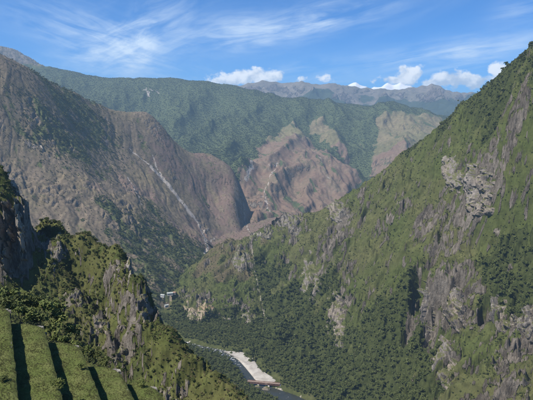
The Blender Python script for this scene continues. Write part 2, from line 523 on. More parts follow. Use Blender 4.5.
edge = [(205, 190), (225, 182), (238, 173), (246, 166), (258, 150), (268, 137), (282, 127), (296, 125), (306, 131), (312, 122), (324, 119), (334, 129), (340, 141), (350, 150), (357, 152), (362, 136), (370, 122), (382, 114), (400, 111), (425, 114), (450, 120), (500, 128), (580, 135), (640, 140)]
poly = [tuple(hit(px, py, (X, Y, Z))[:2]) for px, py in edge] + [(2700.0, 1900.0), (-200.0, 1900.0)]
bare = 0.85 * inside(X + 45 * fbm(X / 120, Y / 120, 4, 31), Y + 70 * fbm(X / 150, Y / 150, 4, 32), poly)
grassy = blob(X, Y, [(at(390, 135, 3700), 380), (at(415, 120, 4000), 300), (at(328, 132, 3750), 150), (at(345, 160, 3350), 130), (at(440, 140, 3700), 400)])
bare = sstep(bare + 0.28 * fbm(X / 90, Y / 90, 4, 31), 0.42, 0.62) * (1 - 0.9 * sstep(rav + .2 * fbm(X / 60, Y / 60, 3, 33), 0.45, 0.8))
rocktip = sstep(pxg, 62, 40) * sstep(Y, 4300, 4700)
Z = Z + rocktip * 22 * ridged(X / 90, Y / 140, 4, 36) + bare * (5 * ridged((X + 0.5 * Y) / 110, Y / 700, 4, 37) - 7 * (1 - np.abs(perlin((wx + 0.3 * wy) / 55, wy / 420, 34))) ** 5 - 5 * (1 - np.abs(perlin((wx - 0.1 * wy) / 33, wy / 260, 35))) ** 5 + 2.0 * ridged((X + 0.5 * Y) / 28, Y / 160, 3, 38))
streak = fbm((wx + 0.3 * wy) / 45, wy / 330, 4, 41)
fo = np.clip(1 - bare - rocktip, 0, 1) + 0.62 * sstep(streak, -0.05, 0.65) * bare
scar = lines_mask((X, Y, Z), [([(144, 90), (148, 92), (149, 97)], 13), ([(146, 89), (152, 90)], 11), ([(253, 161), (250, 170), (246, 180)], 10), ([(277, 163), (270, 180), (262, 197)], 3.5), ([(265, 196), (270, 212)], 4),
                               ([(157, 92), (159, 94)], 8)], 8, 93)
scar = np.maximum(scar, 0.45 * lines_mask((X, Y, Z), [([(303, 131), (314, 152), (326, 174), (336, 192)], 16), ([(285, 130), (278, 150), (268, 172)], 10), ([(318, 124), (333, 150), (350, 176)], 9)], 14, 94))
bare_s = bare * (1 - 0.8 * np.maximum(sstep(grassy, 0.35, 0.7), sstep(Z + 60 * fbm(X / 130, Y / 130, 3, 39), 270, 400)))
sl = slope_of(X, Y, Z)
hill = grid_mesh('forested_hill', X, Y, Z, {'forest': fo, 'bare': bare_s * 0.95 + rocktip * .3, 'scar': scar, 'rock': (sstep(sl, 0.95, 1.7) * bare * 0.5 + rocktip * 0.6 + blob(X, Y, [(at(258, 205, 2450), 120)]) * .40)}, M_hill)
tag(hill, kind='structure')
HILL = (X, Y, Z, fo)

# ---- brown mountain on the left
ridge = [at(*p) for p in [(-260, -40, 1450), (-160, -5, 1520), (-80, 22, 1600), (-30, 40, 1650), (0, 54, 1700), (30, 69, 1780), (75, 93, 1900), (100, 105, 2000), (122, 112, 2080), (150, 114, 2150), (160, 125, 2180),
         (172, 142, 2220), (183, 152, 2240), (192, 156, 2260), (208, 154, 2270), (222, 162, 2250), (234, 172, 2230), (237, 188, 2150), (239, 208, 2050), (241, 228, 1950)]]
face = [at(*p) for p in [(175, 292, 1230), (200, 264, 1480), (215, 247, 1700), (238, 232, 1910), (140, 282, 1170), (60, 330, 1000), (0, 330, 950), (-80, 330, 900), (-260, 330, 850),
        (60, 230, 1230), (0, 150, 1420), (-80, 130, 1330), (60, 150, 1560), (120, 200, 1500), (170, 192, 1830), (210, 200, 2020), (160, 240, 1460), (100, 150, 1780), (0, 230, 1150), (130, 150, 1900), (195, 230, 1720), (225, 212, 1990), (222, 190, 2110), (205, 250, 1600), (208, 240, 1690), (222, 240, 1800), (230, 236, 1880), (-160, 200, 1150), (247, 238, 2060), (252, 252, 2030), (264, 270, 1980), (284, 290, 1930), (246, 240, 2350), (240, 205, 2500), (225, 185, 2500), (205, 168, 2500)]]
S = Surf(ridge + face + along(ridge[:-5], 180, 110) + along(ridge[:-5], 600, 420), 35)
X, Y = fan(-150, 285, 580, 820, 2900, 390)
Z = S(X, Y)
wx, wy = X + 40 * fbm(X / 200, Y / 200, 3, 63), Y + 40 * fbm(X / 200, Y / 200, 3, 64)
# gullies run from the ridge down to the right and towards the viewer
fx, fy = 0.45, -0.89
u, v = wx * fx + wy * fy, -wx * fy + wy * fx
n1 = ridged(v / 150, u / 300, 5, 66, 0.45)
damp = 1 - 0.6 * np.exp(-(seg_dist(X, Y, [p[:2] for p in ridge])[0] / 90) ** 2)
Z = Z + (7 * n1 + 2.4 * fbm(v / 50, u / 80, 5, 68, .6)) * damp + 1.3 * fbm(X / 12, Y / 14, 3, 69)
Z = Z - damp * (5 * (1 - np.abs(perlin(v / 90, u / 480, 261))) ** 6 + 2.2 * (1 - np.abs(perlin(v / 38, u / 260, 262))) ** 6 + 1.2 * (1 - np.abs(perlin(v / 16, u / 90, 263))) ** 4)
Z = np.maximum(Z, np.where(Y > 1400, 22 + (Y - 1400) * 0.012, -200) + 1.5 * fbm(X / 30, Y / 30, 3, 264))
pxg = X / Y * F + 266.5
crag = sstep(fbm(X / 170 + 3, Y / 170, 4, 70) + 0.9 * blob(X, Y, [(at(20, 130, 1480), 230), (at(35, 160, 1440), 170), (at(100, 215, 1350), 120), (at(150, 125, 2120), 90)]), 0.35, 0.9)
zz = Z / 22 + 1.2 * fbm(X / 50, Y / 50, 3, 71)
Z = Z + crag * damp * 14 * (sstep(zz - np.floor(zz), 0.25, 0.75) - (zz - np.floor(zz)))
sl = slope_of(X, Y, Z)
TT = (X, Y, Z)
greeny = blob(X, Y, [(hit(px, py, TT), r) for px, py, r in [(150, 260, 110), (165, 250, 110), (185, 262, 100), (178, 280, 90), (150, 235, 90), (165, 230, 80), (135, 250, 80), (75, 115, 180), (60, 135, 150), (195, 250, 80), (150, 280, 90)]])
greeny = np.maximum(greeny, lines_mask(TT, [([(103, 203), (118, 218), (132, 238), (150, 262)], 34), ([(150, 205), (165, 228), (185, 250)], 40)], 14, 77))
redness = sstep(pxg + 90 * fbm(X / 220, Y / 220, 4, 73) - (Z - 300) * 0.10, 40, 230) * (1 - 0.8 * sstep(greeny, .3, .7))
fo = sstep(greeny + 0.50 * fbm(X / 45, Y / 45, 4, 74), 0.35, 0.95) * 0.62
fo = np.maximum(fo, sstep(42 - Z + 22 * fbm(X / 80, Y / 80, 3, 75), 0, 40) * sstep(pxg, 235, 215))
scar = lines_mask((X, Y, Z), [([(152, 168), (165, 182), (180, 200), (192, 215)], 15), ([(192, 215), (200, 226), (205, 238), (207, 247), (205, 258)], 6), ([(152, 155), (156, 168), (163, 178), (172, 190), (183, 203)], 3.5),
                               ([(130, 149), (148, 164)], 3.0), ([(128, 178), (133, 186), (138, 196), (142, 205)], 3.0), ([(205, 241), (214, 239)], 3.0), ([(204, 233), (210, 230)], 2.5), ([(41, 146), (44, 152)], 3.5),
                               ([(48, 156), (50, 160)], 2.5), ([(205, 258), (200, 268), (190, 281), (178, 292)], 3.0), ([(242, 197), (245, 215), (249, 232)], 3.0)], 5, 78)
rock = sstep(sl, 0.95, 1.7) * 0.60 + crag * 0.26 + 0.34 * sstep(fbm(X / 13, Y / 17, 3, 79), 0.25, 0.8) * (0.4 + crag)
lstreak = fbm(v / 40, u / 200, 4, 265)
fo = np.maximum(fo, 0.46 * sstep(lstreak, 0.1, 0.8))
left = grid_mesh('left_mountain', X, Y, Z, {'forest': fo, 'bare': redness * (0.62 + 0.35 * fbm(X / 60, Y / 60, 3, 266)), 'scar': scar, 'rock': rock * (1 - fo)}, M_left)
tag(left, kind='structure')
LEFT = (X, Y, Z, fo, greeny)

# ---- right mountain and the spur running out from it
ridge = [at(*p) for p in [(760, -180, 620), (680, -100, 700), (600, -20, 800), (560, 20, 850), (533, 48, 900), (510, 68, 950), (490, 84, 1000), (470, 101, 1050), (450, 120, 1100), (430, 138, 1150), (415, 151, 1200),
         (400, 161, 1250), (372, 184, 1280), (350, 194, 1300), (330, 206, 1320), (305, 214, 1340), (285, 223, 1350), (265, 229, 1360), (251, 237, 1370)]]
spine = [at(*p) for p in [(252, 250, 1310), (255, 268, 1240), (260, 297, 1150), (266, 326, 1050)]]
face = [at(*p) for p in [(225, 246, 1420), (210, 260, 1350), (198, 282, 1240), (178, 318, 1085), (190, 303, 1110), (220, 292, 1180), (222, 272, 1250), (237, 255, 1310), (200, 326, 1055), (235, 327, 1045), (240, 290, 1180), (205, 312, 1085), (235, 312, 1090),
        (272, 262, 1250), (285, 272, 1180), (280, 300, 1080), (300, 300, 1050), (290, 340, 940), (320, 330, 930), (300, 372, 850), (340, 392, 775), (262, 335, 1010), (285, 240, 1290), (310, 245, 1220), (310, 275, 1130), (325, 300, 1010),
        (533, 120, 770), (470, 180, 850), (440, 220, 880), (400, 200, 1050), (380, 250, 980), (340, 250, 1090), (350, 300, 940), (390, 290, 850), (405, 345, 735), (430, 396, 600), (420, 372, 655), (360, 345, 850), (380, 375, 740),
        (408, 290, 790), (440, 286, 745), (480, 291, 695), (533, 306, 620), (600, 320, 560), (412, 336, 742), (440, 338, 695), (480, 336, 640), (533, 342, 590), (600, 350, 530), (470, 396, 550), (533, 396, 500), (620, 396, 440), (500, 440, 470), (430, 440, 530), (380, 420, 680),
        (480, 250, 765), (533, 260, 690), (533, 200, 725), (450, 260, 810), (600, 180, 640), (600, 80, 720), (480, 140, 930), (360, 215, 1150), (320, 230, 1270), (430, 180, 1000), (620, 280, 560), (350, 430, 690), (300, 420, 720)]]
S = Surf(ridge + spine + face + along(ridge, 70, 60) + along(ridge, 300, 260), 16)
X, Y = fan(168, 610, 720, 420, 1720, 560)
Z0 = S(X, Y)
pxg = X / Y * F + 266.5
wx, wy = X + 16 * fbm(X / 80, Y / 80, 3, 83), Y + 16 * fbm(X / 80, Y / 80, 3, 84)
fx, fy = -0.93, -0.37
u, v = wx * fx + wy * fy, -wx * fy + wy * fx
damp = 1 - 0.55 * np.exp(-(seg_dist(X, Y, [p[:2] for p in ridge])[0] / 45) ** 2)
Z = Z0 + damp * (16 * ridged(v / 62, u / 190, 5, 86, 0.5) + 11 * ridged(v / 24, u / 70, 4, 88) + 3.2 * ridged(v / 8, u / 20, 3, 89))
Z = Z - damp * 11 * sstep(fbm(X / 110, Y / 110, 3, 96), -.15, .35) * (1 - np.abs(perlin(v / 34, u / 170, 97))) ** 7
for depth, lines in ((20, [([(471, 157), (456, 190), (441, 225), (431, 262)], 6)]),
                     (11, [([(345, 203), (331, 235), (320, 270), (312, 310)], 6), ([(372, 196), (350, 240), (338, 275)], 6), ([(520, 190), (500, 225), (488, 250)], 6), ([(505, 300), (500, 325)], 4), ([(300, 225), (292, 245)], 6), ([(360, 188), (352, 205)], 6)])):
    Z = Z - depth * lines_mask((X, Y, Z), lines, 6, 98)
CLEFTS = ([(421, 280), (415, 305), (409, 335)], 12), ([(440, 292), (433, 316), (427, 340)], 11), ([(458, 276), (452, 291)], 6), ([(487, 293), (482, 318)], 7)
# cliff steps where the mountain shows bare rock
cragm = blob(X, Y, [(at(465, 180, 850), 60), (at(440, 200, 900), 40), (at(335, 240, 1150), 70), (at(325, 270, 1080), 60), (at(300, 222, 1330), 60), (at(345, 220, 1200), 60), (at(330, 320, 960), 40), (at(412, 312, 765), 45), (at(440, 310, 720), 50),
                    (at(480, 312, 670), 50), (at(525, 320, 610), 50), (at(440, 355, 660), 45), (at(500, 380, 540), 50), (at(200, 305, 1100), 45), (at(240, 310, 1090), 50), (at(245, 255, 1310), 35), (at(262, 235, 1360), 45)])
cragn = fbm(X / 75, Y / 75, 4, 90)
crag = sstep(0.75 * cragm + 0.85 * cragn, 0.22, 0.70)
zz = Z / 17 + 1.3 * fbm(X / 34, Y / 34, 3, 91) + 0.010 * u
fr_ = zz - np.floor(zz)
Z = Z + crag * 15 * (sstep(fr_, 0.32, 0.68) - fr_)
Z = Z + crag * 4.5 * ridged(v / 8, u / 30, 3, 92) + 1.1 * fbm(X / 6, Y / 6, 3, 93)
cm = sstep(lines_mask((X, Y, Z), CLEFTS, 5, 99), 0.12, 0.75)
Z = Z - 44 * cm
sl = slope_of(X, Y, Z)
wood = blob(X, Y, [(at(330, 370, 830), 75), (at(300, 330, 960), 75), (at(360, 360, 800), 80), (at(385, 335, 790), 55), (at(285, 300, 1060), 50), (at(390, 380, 700), 60), (at(340, 395, 760), 70), (at(275, 275, 1180), 40), (at(290, 350, 900), 70), (at(320, 350, 890), 70),
                   (at(310, 300, 1040), 45), (at(265, 335, 1000), 45), (at(410, 395, 620), 45), (at(525, 275, 660), 50), (at(500, 265, 710), 35), (at(450, 122, 1080), 45), (at(490, 90, 980), 45), (at(520, 66, 920), 45), (at(415, 156, 1170), 35), (at(560, 40, 830), 60), (at(495, 150, 900), 35)])
wood = np.maximum(wood, 0.9 * sstep(30 - Z0, 0, 22))
wood = np.maximum(wood, lines_mask((X, Y, Z), [([(257, 252), (262, 275), (267, 300), (273, 330)], 15)], 3, 100))
wn = fbm(X / 40, Y / 40, 4, 94)
fo = sstep(wood + 0.42 * wn, 0.42, 0.62) * (1 - cm)
steep = sstep(sl, 1.55, 2.9)
rock = np.clip(0.40 * steep + 0.24 * crag + 0.34 * cragm, 0, 1) * (1 - 0.8 * fo)
bare = np.clip(0.52 * sstep(pxg, 280, 245) * sstep(Z0, 25, 60) + 0.28 * sstep(fbm(X / 90, Y / 90, 3, 95), 0.1, 0.6), 0, 1)
rn = rock + 0.30 * fbm(v / 22, u / 34, 4, 201) + 0.30 * fbm(X / 9, Y / 9, 3, 202)
rm = sstep(rn, 0.44, 0.62) * (1 - 0.8 * fo)
Z = Z + rm * (1.8 + 2.4 * ridged(v / 12, u / 20, 4, 203) + 1.2 * fbm(X / 5, Y / 5, 2, 204))
rock = rm * 0.85
right = grid_mesh('right_mountain', X, Y, Z, {'forest': fo, 'bare': bare, 'scar': lines_mask((X, Y, Z), [([(251, 240), (254, 262), (259, 290), (264, 318)], 2.6)], 1.5, 101) * 0.62, 'rock': rock}, M_right)
tag(right, kind='structure')
RIGHT = (X, Y, Z, fo, rock, wood)

# ---- near crag hillside on the left, with the terraces on its flank
TD, TR = np.array([-0.469, 0.883]), np.array([0.883, 0.469])   # along / across the terraces
TW, TK, TH0, TS0 = 3.5, 1.75, 22.0, 0.5
def terr(s, a, h):
    p = s * TR + a * TD
    return np.array([p[0], p[1], ZC - h])
def on_plane(px, py, n=(-0.06, -0.50, 0.80), p0=(-46.0, 215.0, -86.0), k=1.0):
    """point of the broad hillside plane that faces the viewpoint"""
    d = pix_dir(px, py) / pix_dir(px, py).y
    return at(px, py, k * float(np.dot(n, p0)) / (n[0] * d.x + n[1] + n[2] * d.z))
crest = [at(*p) for p in [(-150, 105, 290), (-60, 138, 268), (-20, 160, 258), (5, 173, 256), (23, 197, 250)]] + [on_plane(px, py) for px, py in [(42, 217), (60, 229), (90, 241), (112, 250), (125, 258), (131, 280), (141, 291), (151, 299), (157, 323),
         (172, 335), (186, 351), (200, 365), (220, 381), (240, 397), (262, 415), (300, 450)]]
face = [on_plane(px, py, k=k) for px, py, k in [(60, 335, .98), (60, 300, 1), (60, 262, .98), (100, 345, 1), (100, 310, .98), (100, 275, 1), (140, 375, 1), (140, 335, .98), (180, 397, 1), (20, 292, 1), (-40, 295, 1), (-120, 295, 1), (36, 250, 1), (34, 226, 1.01),
         (120, 300, .97), (170, 365, .98), (205, 392, .99), (110, 425, 1), (160, 435, 1), (210, 440, 1), (60, 380, 1), (20, 340, 1)]]
face += [at(*p) for p in [(10, 270, 238), (24, 272, 238), (10, 205, 247), (23, 206, 247), (-20, 268, 236), (-60, 268, 236), (-20, 205, 248), (-60, 195, 255)]]
tpts = [terr(TS0 + TW * i - 1.8, a, TH0 + TK * i + 1.6) for i in range(-5, 7) for a in (16, 34, 58 - 3.5 * i * 0.6)]
home = [np.array([x, y, ZC + z]) for x, y, z in [(0, -1, -1.75), (-6, -2, -2), (6, -2, -2.2), (0, -20, 2), (-30, -10, 0), (30, -10, -12), (1, 5, -9), (8, 6, -13), (4, 14, -24), (14, 22, -40), (-6, 6, -10), (30, 40, -80), (60, 60, -120), (60, 0, -60), (-10, 100, -90), (10, 140, -120), (-42, 100, -66), (-75, 100, -50), (-16, 78, -66), (-35, 80, -50), (-50, 76, -40)]]
S = Surf(crest + face + tpts + home + along(crest, 25, 40) + along(crest, 120, 230), 4)
X, Y = fan(-140, 330, 600, 14, 460, 515)
Z0 = S(X, Y)
pxg = X / Y * F + 266.5
tdist = sstep(Y, 68, 95)
wx, wy = X + 4 * fbm(X / 22, Y / 22, 3, 103), Y + 4 * fbm(X / 22, Y / 22, 3, 104)
fx, fy = 0.75, 0.66
u, v = wx * fx + wy * fy, -wx * fy + wy * fx
Z = Z0 + tdist * (4.0 * ridged(v / 22, u / 60, 5, 106, 0.5) + 1.0 * ridged(v / 6, u / 16, 4, 108))
for depth, lines in ((8, [([(66, 251), (78, 266), (92, 285), (107, 308)], 3.6), ([(29, 203), (36, 222), (33, 245), (29, 268)], 5.0)]),
                     (7, [([(14, 200), (13, 235), (15, 262)], 2.4), ([(110, 362), (122, 372)], 4.5), ([(101, 285), (104, 305)], 2.5), ([(118, 335), (126, 350)], 3.0), ([(150, 300), (153, 318)], 2.4)])):
    Z = Z - depth * lines_mask((X, Y, Z), lines, 3, 118)
cragm = blob(X, Y, [(hit(px, py, (X, Y, Z)), r) for px, py, r in [(10, 225, 16), (22, 250, 16), (55, 250, 14), (75, 300, 14), (118, 275, 18), (140, 310, 16), (150, 318, 12), (105, 325, 14), (118, 355, 12), (172, 392, 9), (130, 340, 10)]])
crag = sstep(0.85 * cragm + 0.6 * fbm(X / 26, Y / 26, 4, 110), 0.30, 0.75) * tdist
zz = Z / 6.5 + 1.2 * fbm(X / 12, Y / 12, 3, 111) + 0.02 * u
fr_ = zz - np.floor(zz)
Z = Z + crag * 4.4 * (sstep(fr_, 0.32, 0.68) - fr_) + crag * 1.2 * ridged(v / 3.2, u / 12, 3, 112) + 0.35 * fbm(X / 2.2, Y / 2.2, 3, 113) * tdist
# keep the hillside clear of the terraces themselves
ss, aa = X * TR[0] + Y * TR[1], X * TD[0] + Y * TD[1]
idx = np.ceil((ss - TS0) / TW)
under = (idx >= -4) & (idx <= 5) & (Y < 66)
Z = np.where(under, np.minimum(Z, ZC - (TH0 + TK * idx) - 1.0), Z)
sl = slope_of(X, Y, Z)
steep = sstep(sl, 2.0, 3.6)
fo = sstep(0.5 + 0.9 * fbm(X / 16, Y / 16, 4, 114) - 0.5 * sstep(pxg, 130, 180), 0.45, 0.95) * 0.75
rock = np.clip(0.36 * steep + 0.16 * crag + 0.34 * cragm, 0, 1) * tdist
rn = rock + 0.24 * fbm(v / 8, u / 11, 4, 211) + 0.26 * fbm(X / 3, Y / 3, 3, 212)
rm = sstep(rn, 0.44, 0.62) * tdist
Z = Z + rm * (0.5 + 0.7 * ridged(v / 4.5, u / 7, 3, 213) + 0.4 * fbm(X / 2, Y / 2, 2, 214))
rock = rm * 0.85
near = grid_mesh('near_hillside', X, Y, Z, {'forest': fo * (1 - rock), 'bare': 0.3 * sstep(fbm(X / 30, Y / 30, 3, 115), 0, .6), 'scar': np.zeros(X.shape), 'rock': rock}, M_near)
tag(near, kind='structure')
NEAR = (X, Y, Z, fo * (1 - rock), rock, tdist)

# ------------------------------------------------------------------ river, gravel bar and valley floor near the bend
def on_level(px, py, z):
    d = pix_dir(px, py)
    t = (z - ZC) / d.z
    return np.array([d.x * t, d.y * t, z])

river_line = [on_level(px, py, 0.0)[:2] for px, py in [(330, 425), (300, 405), (284, 397), (268, 391), (257, 385), (249, 377), (242, 368), (233, 359.5), (222, 352.5), (206, 349), (191, 345), (178, 341), (164, 330), (150, 318), (142, 306)]]
def catmull(pts, n=10):
    P = [np.array(p, float) for p in pts]
    P = [2 * P[0] - P[1]] + P + [2 * P[-1] - P[-2]]
    out = []
    for i in range(1, len(P) - 2):
        for k in range(n):
            t = k / n
            out.append(0.5 * (2 * P[i] + (P[i + 1] - P[i - 1]) * t + (2 * P[i - 1] - 5 * P[i] + 4 * P[i + 1] - P[i + 2]) * t * t + (3 * P[i] - P[i - 1] - 3 * P[i + 1] + P[i + 2]) * t ** 3))
    out.append(P[-2])
    return out
RL = catmull(river_line, 8)

def poly_patch(name, pix, z, mat, n=70, amp=0.5):
    """a low bank of loose ground with a soft outline"""
    P = np.array([on_level(px, py, z)[:2] for px, py in pix])
    P = np.array(catmull(list(P) + [P[0]], 6))[:-1]
    c = P.mean(0)
    r = np.linspace(0, 1, 14)
    X = c[0] + (P[:, 0] - c[0])[None] * r[:, None]
    Y = c[1] + (P[:, 1] - c[1])[None] * r[:, None]
    X, Y = np.concatenate([X, X[:, :1]], 1), np.concatenate([Y, Y[:, :1]], 1)
    Z = z + 1.2 * (1 - r[:, None] ** 3) - 2.2 * sstep(r[:, None], 0.9, 1.0) + amp * fbm(X / 12, Y / 12, 4, 140)
    return grid_mesh(name, X, Y, Z, {}, mat)
def gravel_build(t, b):
    p = t.pos()
    n = t.noise(p, 0.08, 5, 0.6)
    n2 = t.noise(p, 0.9, 5, 0.75)
    bump(t, b, n2, 0.5, 1.0)
    c = t.mix(t.ramp(n, 0.35, 0.65), (0.36, 0.33, 0.29), (0.48, 0.45, 0.40))
    return t.mix(t.ramp(n2, 0.35, 0.7), t.mix(1.0, c, (0.72, 0.72, 0.72), 'MULTIPLY'), c)
M_gravel = material('river_gravel', gravel_build, 0.95, 0.1)
bar = poly_patch('gravel_bar', [(222, 350), (232, 350), (243, 351.5), (252, 356), (258, 365), (265, 373), (277, 380), (270, 384), (258, 381.5), (251, 374), (244, 365.5), (236, 357.5), (228, 353)], 1.2, M_gravel)
tag(bar, kind='structure')

X, Y = np.meshgrid(np.linspace(-420, 260, 190), np.linspace(560, 1580, 225))
dR, run = seg_dist(X, Y, [tuple(p) for p in RL[::4]] + [tuple(RL[-1])])
hw = np.interp(run, [0, 60, 130, 220, 420, 900], [22, 17, 12, 6.5, 7, 8])
Z = 3.0 + 22 * sstep(Y, 1150, 1560) - 9 * sstep(Y, 1480, 1575) + 2.0 * fbm(X / 60, Y / 60, 4, 130) + 0.7 * fbm(X / 9, Y / 9, 3, 131) + 0.10 * np.clip(dR - hw, 0, 60)
Z = np.where(dR < hw + 6, -3.5 + (Z + 3.5) * sstep(dR, hw - 2, hw + 6), Z)
inbar = blob(X, Y, [(v.co, 9) for v in list(bar.data.vertices)[::7]])
Z = Z + (np.minimum(Z, 0.2) - Z) * sstep(inbar, 0.15, 0.6)
FLOOR = (X, Y, Z, dR, hw)
M_bank = mountain_mat('valley_bank', 4.0, (0.066, 0.074, 0.028), (0.085, 0.084, 0.036), (0.2, 0.18, 0.14), (0.2, 0.18, 0.14), (0.42, 0.40, 0.36), (0.3, 0.28, 0.25), (0.038, 0.046, 0.016), (0.062, 0.068, 0.024), 1.2)
stony = sstep(dR, hw + 7, hw + 2) * sstep(fbm(X / 25, Y / 25, 3, 133), -0.1, 0.4)
tag(grid_mesh('valley_floor', X, Y, Z, {'forest': 0.6 + 0 * X, 'bare': 0 * X, 'scar': stony, 'rock': 0 * X}, M_bank), kind='structure')

def ribbon(name, pts, half, z, mat, across=8):
    P = np.array(pts)
    T = np.gradient(P, axis=0)
    N = np.stack([-T[:, 1], T[:, 0]], -1) / np.linalg.norm(T, axis=1)[:, None]
    k = np.linspace(-1, 1, across)
    Xr = P[:, None, 0] + N[:, None, 0] * k[None] * half[:, None]
    Yr = P[:, None, 1] + N[:, None, 1] * k[None] * half[:, None]
    return grid_mesh(name, Xr, Yr, np.full(Xr.shape, z), {}, mat)

def water_build(t, b):
    p = t.pos()
    n = t.noise(p, 0.25, 5, 0.65)
    n2 = t.noise(t.mapping(p, (1, 1, 1)), 0.06, 4, 0.6)
    sp = t.node('ShaderNodeSeparateXYZ')
    t.put(sp.inputs[0], p)
    up = t.ramp(sp.outputs[1], 850, 900)          # rapids run white upstream
    foam = t.ramp(t.add(n, t.mul(up, 0.10)), 0.62, 0.76)
    bump(t, b, n, 0.5, 0.6)
    t.put(b.inputs['Roughness'], t.ramp(foam, 0, 1, 0.12, 0.8))
    return t.mix(foam, t.mix(n2, (0.020, 0.024, 0.020), (0.040, 0.042, 0.034)), (0.55, 0.56, 0.54))
M_water = material('river_water', water_build, 0.15, 0.25)
Pr = np.array(RL)
cum_ = np.concatenate([[0], np.cumsum(np.linalg.norm(np.diff(Pr, axis=0), axis=1))])
half = np.interp(cum_, [0, 60, 130, 220, 420, 900], [28, 22, 16, 10.5, 11, 13])
tag(ribbon('river', Pr, half, 0.0, M_water), kind='structure')

# ------------------------------------------------------------------ generic mesh collectors
class MB:
    def __init__(self):
        self.v, self.f = [], []
    def raw(self, v, f):
        n = len(self.v)
        self.v += [tuple(p) for p in v]
        self.f += [tuple(i + n for i in q) for q in f]
    def box(self, c, ax, ay, az_):
        """box from a centre and three half-axis vectors"""
        c, ax, ay, az_ = map(np.array, (c, ax, ay, az_))
        v = [c + i * ax + j * ay + k * az_ for k in (-1, 1) for j in (-1, 1) for i in (-1, 1)]
        self.raw(v, [(0, 2, 3, 1), (4, 5, 7, 6), (0, 1, 5, 4), (2, 6, 7, 3), (0, 4, 6, 2), (1, 3, 7, 5)])
    def bar(self, a, b, r):
        a, b = np.array(a, float), np.array(b, float)
        d = (b - a) / np.linalg.norm(b - a)
        u = np.cross(d, [0, 0, 1.0]) if abs(d[2]) < 0.95 else np.cross(d, [1.0, 0, 0])
        u /= np.linalg.norm(u)
        w = np.cross(d, u)
        self.box((a + b) / 2, (b - a) / 2, u * r, w * r)
    def cone(self, a, b, r0, r1, k=6):
        a, b = np.array(a, float), np.array(b, float)
        d = (b - a) / np.linalg.norm(b - a)
        u = np.cross(d, [0.3, 0.9, 0.2])
        u /= np.linalg.norm(u)
        w = np.cross(d, u)
        v = [a + r0 * (u * math.cos(i * 2 * math.pi / k) + w * math.sin(i * 2 * math.pi / k)) for i in range(k)] + \
            [b + r1 * (u * math.cos(i * 2 * math.pi / k) + w * math.sin(i * 2 * math.pi / k)) for i in range(k)]
        self.raw(v, [(i, (i + 1) % k, k + (i + 1) % k, k + i) for i in range(k)] + [tuple(range(2 * k - 1, k - 1, -1))])
    def mesh(self, name, mat, smooth=False):
        me = bpy.data.meshes.new(name)
        me.from_pydata([tuple(map(float, p)) for p in self.v], [], self.f)
        me.materials.append(mat)
        if smooth:
            me.polygons.foreach_set('use_smooth', np.ones(len(me.polygons), bool))
        return me
    def build(self, name, mat, parent=None, smooth=False):
        return link(bpy.data.objects.new(name, self.mesh(name, mat, smooth)), parent)

def empty(name, loc=(0, 0, 0), rz=0.0):
    o = bpy.data.objects.new(name, None)
    o.empty_display_size = 0.5
    o.location = tuple(map(float, loc))
    o.rotation_euler = (0, 0, rz)
    return link(o)

# ------------------------------------------------------------------ rock outcrops
def rock_mat(name, a, b_, warm, s):
    def build(t, b):
        oc = t.node('ShaderNodeTexCoord').outputs['Object']
        p = t.pos()
        st = t.mapping(p, (1, 1, 0.22))
        n = t.noise(st, 0.22 / s, 6, 0.7, 0.5)
        n2 = t.noise(p, 0.9 / s, 5, 0.75)
        n3 = t.noise(p, 0.06 / s, 3, 0.5)
        cr = t.voro(st, 0.5 / s, 'DISTANCE_TO_EDGE')
        c = t.mix(t.ramp(n, 0.32, 0.68), a, b_)
        c = t.mix(t.mul(t.ramp(n3, 0.45, 0.65), 0.65), c, warm)
        c = t.mix(t.ramp(n2, 0.3, 0.65), t.mix(1.0, c, (0.55, 0.54, 0.52), 'MULTIPLY'), c)
        nz = t.node('ShaderNodeSeparateXYZ')
        t.put(nz.inputs[0], t.node('ShaderNodeNewGeometry').outputs['Normal'])
        moss = t.ramp(t.add(nz.outputs[2], t.mul(t.sub(n2, 0.5), 0.9)), 0.62, 0.8)
        c = t.mix(moss, c, t.mix(n, (0.06, 0.075, 0.025), (0.12, 0.11, 0.05)))
        bump(t, b, t.add(t.mul(n, 1.0), t.add(t.mul(n2, 0.5), t.mul(t.ramp(cr, 0.0, 0.12), 0.35))), 0.35 * s, 0.9)
        return c
    return material(name, build, 0.92, 0.12)
MR = {'grey': rock_mat('crag_grey', (0.25, 0.222, 0.195), (0.13, 0.115, 0.10), (0.21, 0.175, 0.135), 1.5),
      'pale': rock_mat('crag_pale', (0.33, 0.30, 0.26), (0.20, 0.178, 0.152), (0.30, 0.25, 0.19), 1.5),
      'ochre': rock_mat('crag_ochre', (0.38, 0.31, 0.23), (0.22, 0.185, 0.15), (0.40, 0.28, 0.16), 3.0),
      'mid': rock_mat('crag_mid', (0.27, 0.24, 0.21), (0.14, 0.125, 0.11), (0.27, 0.225, 0.18), 3.0)}

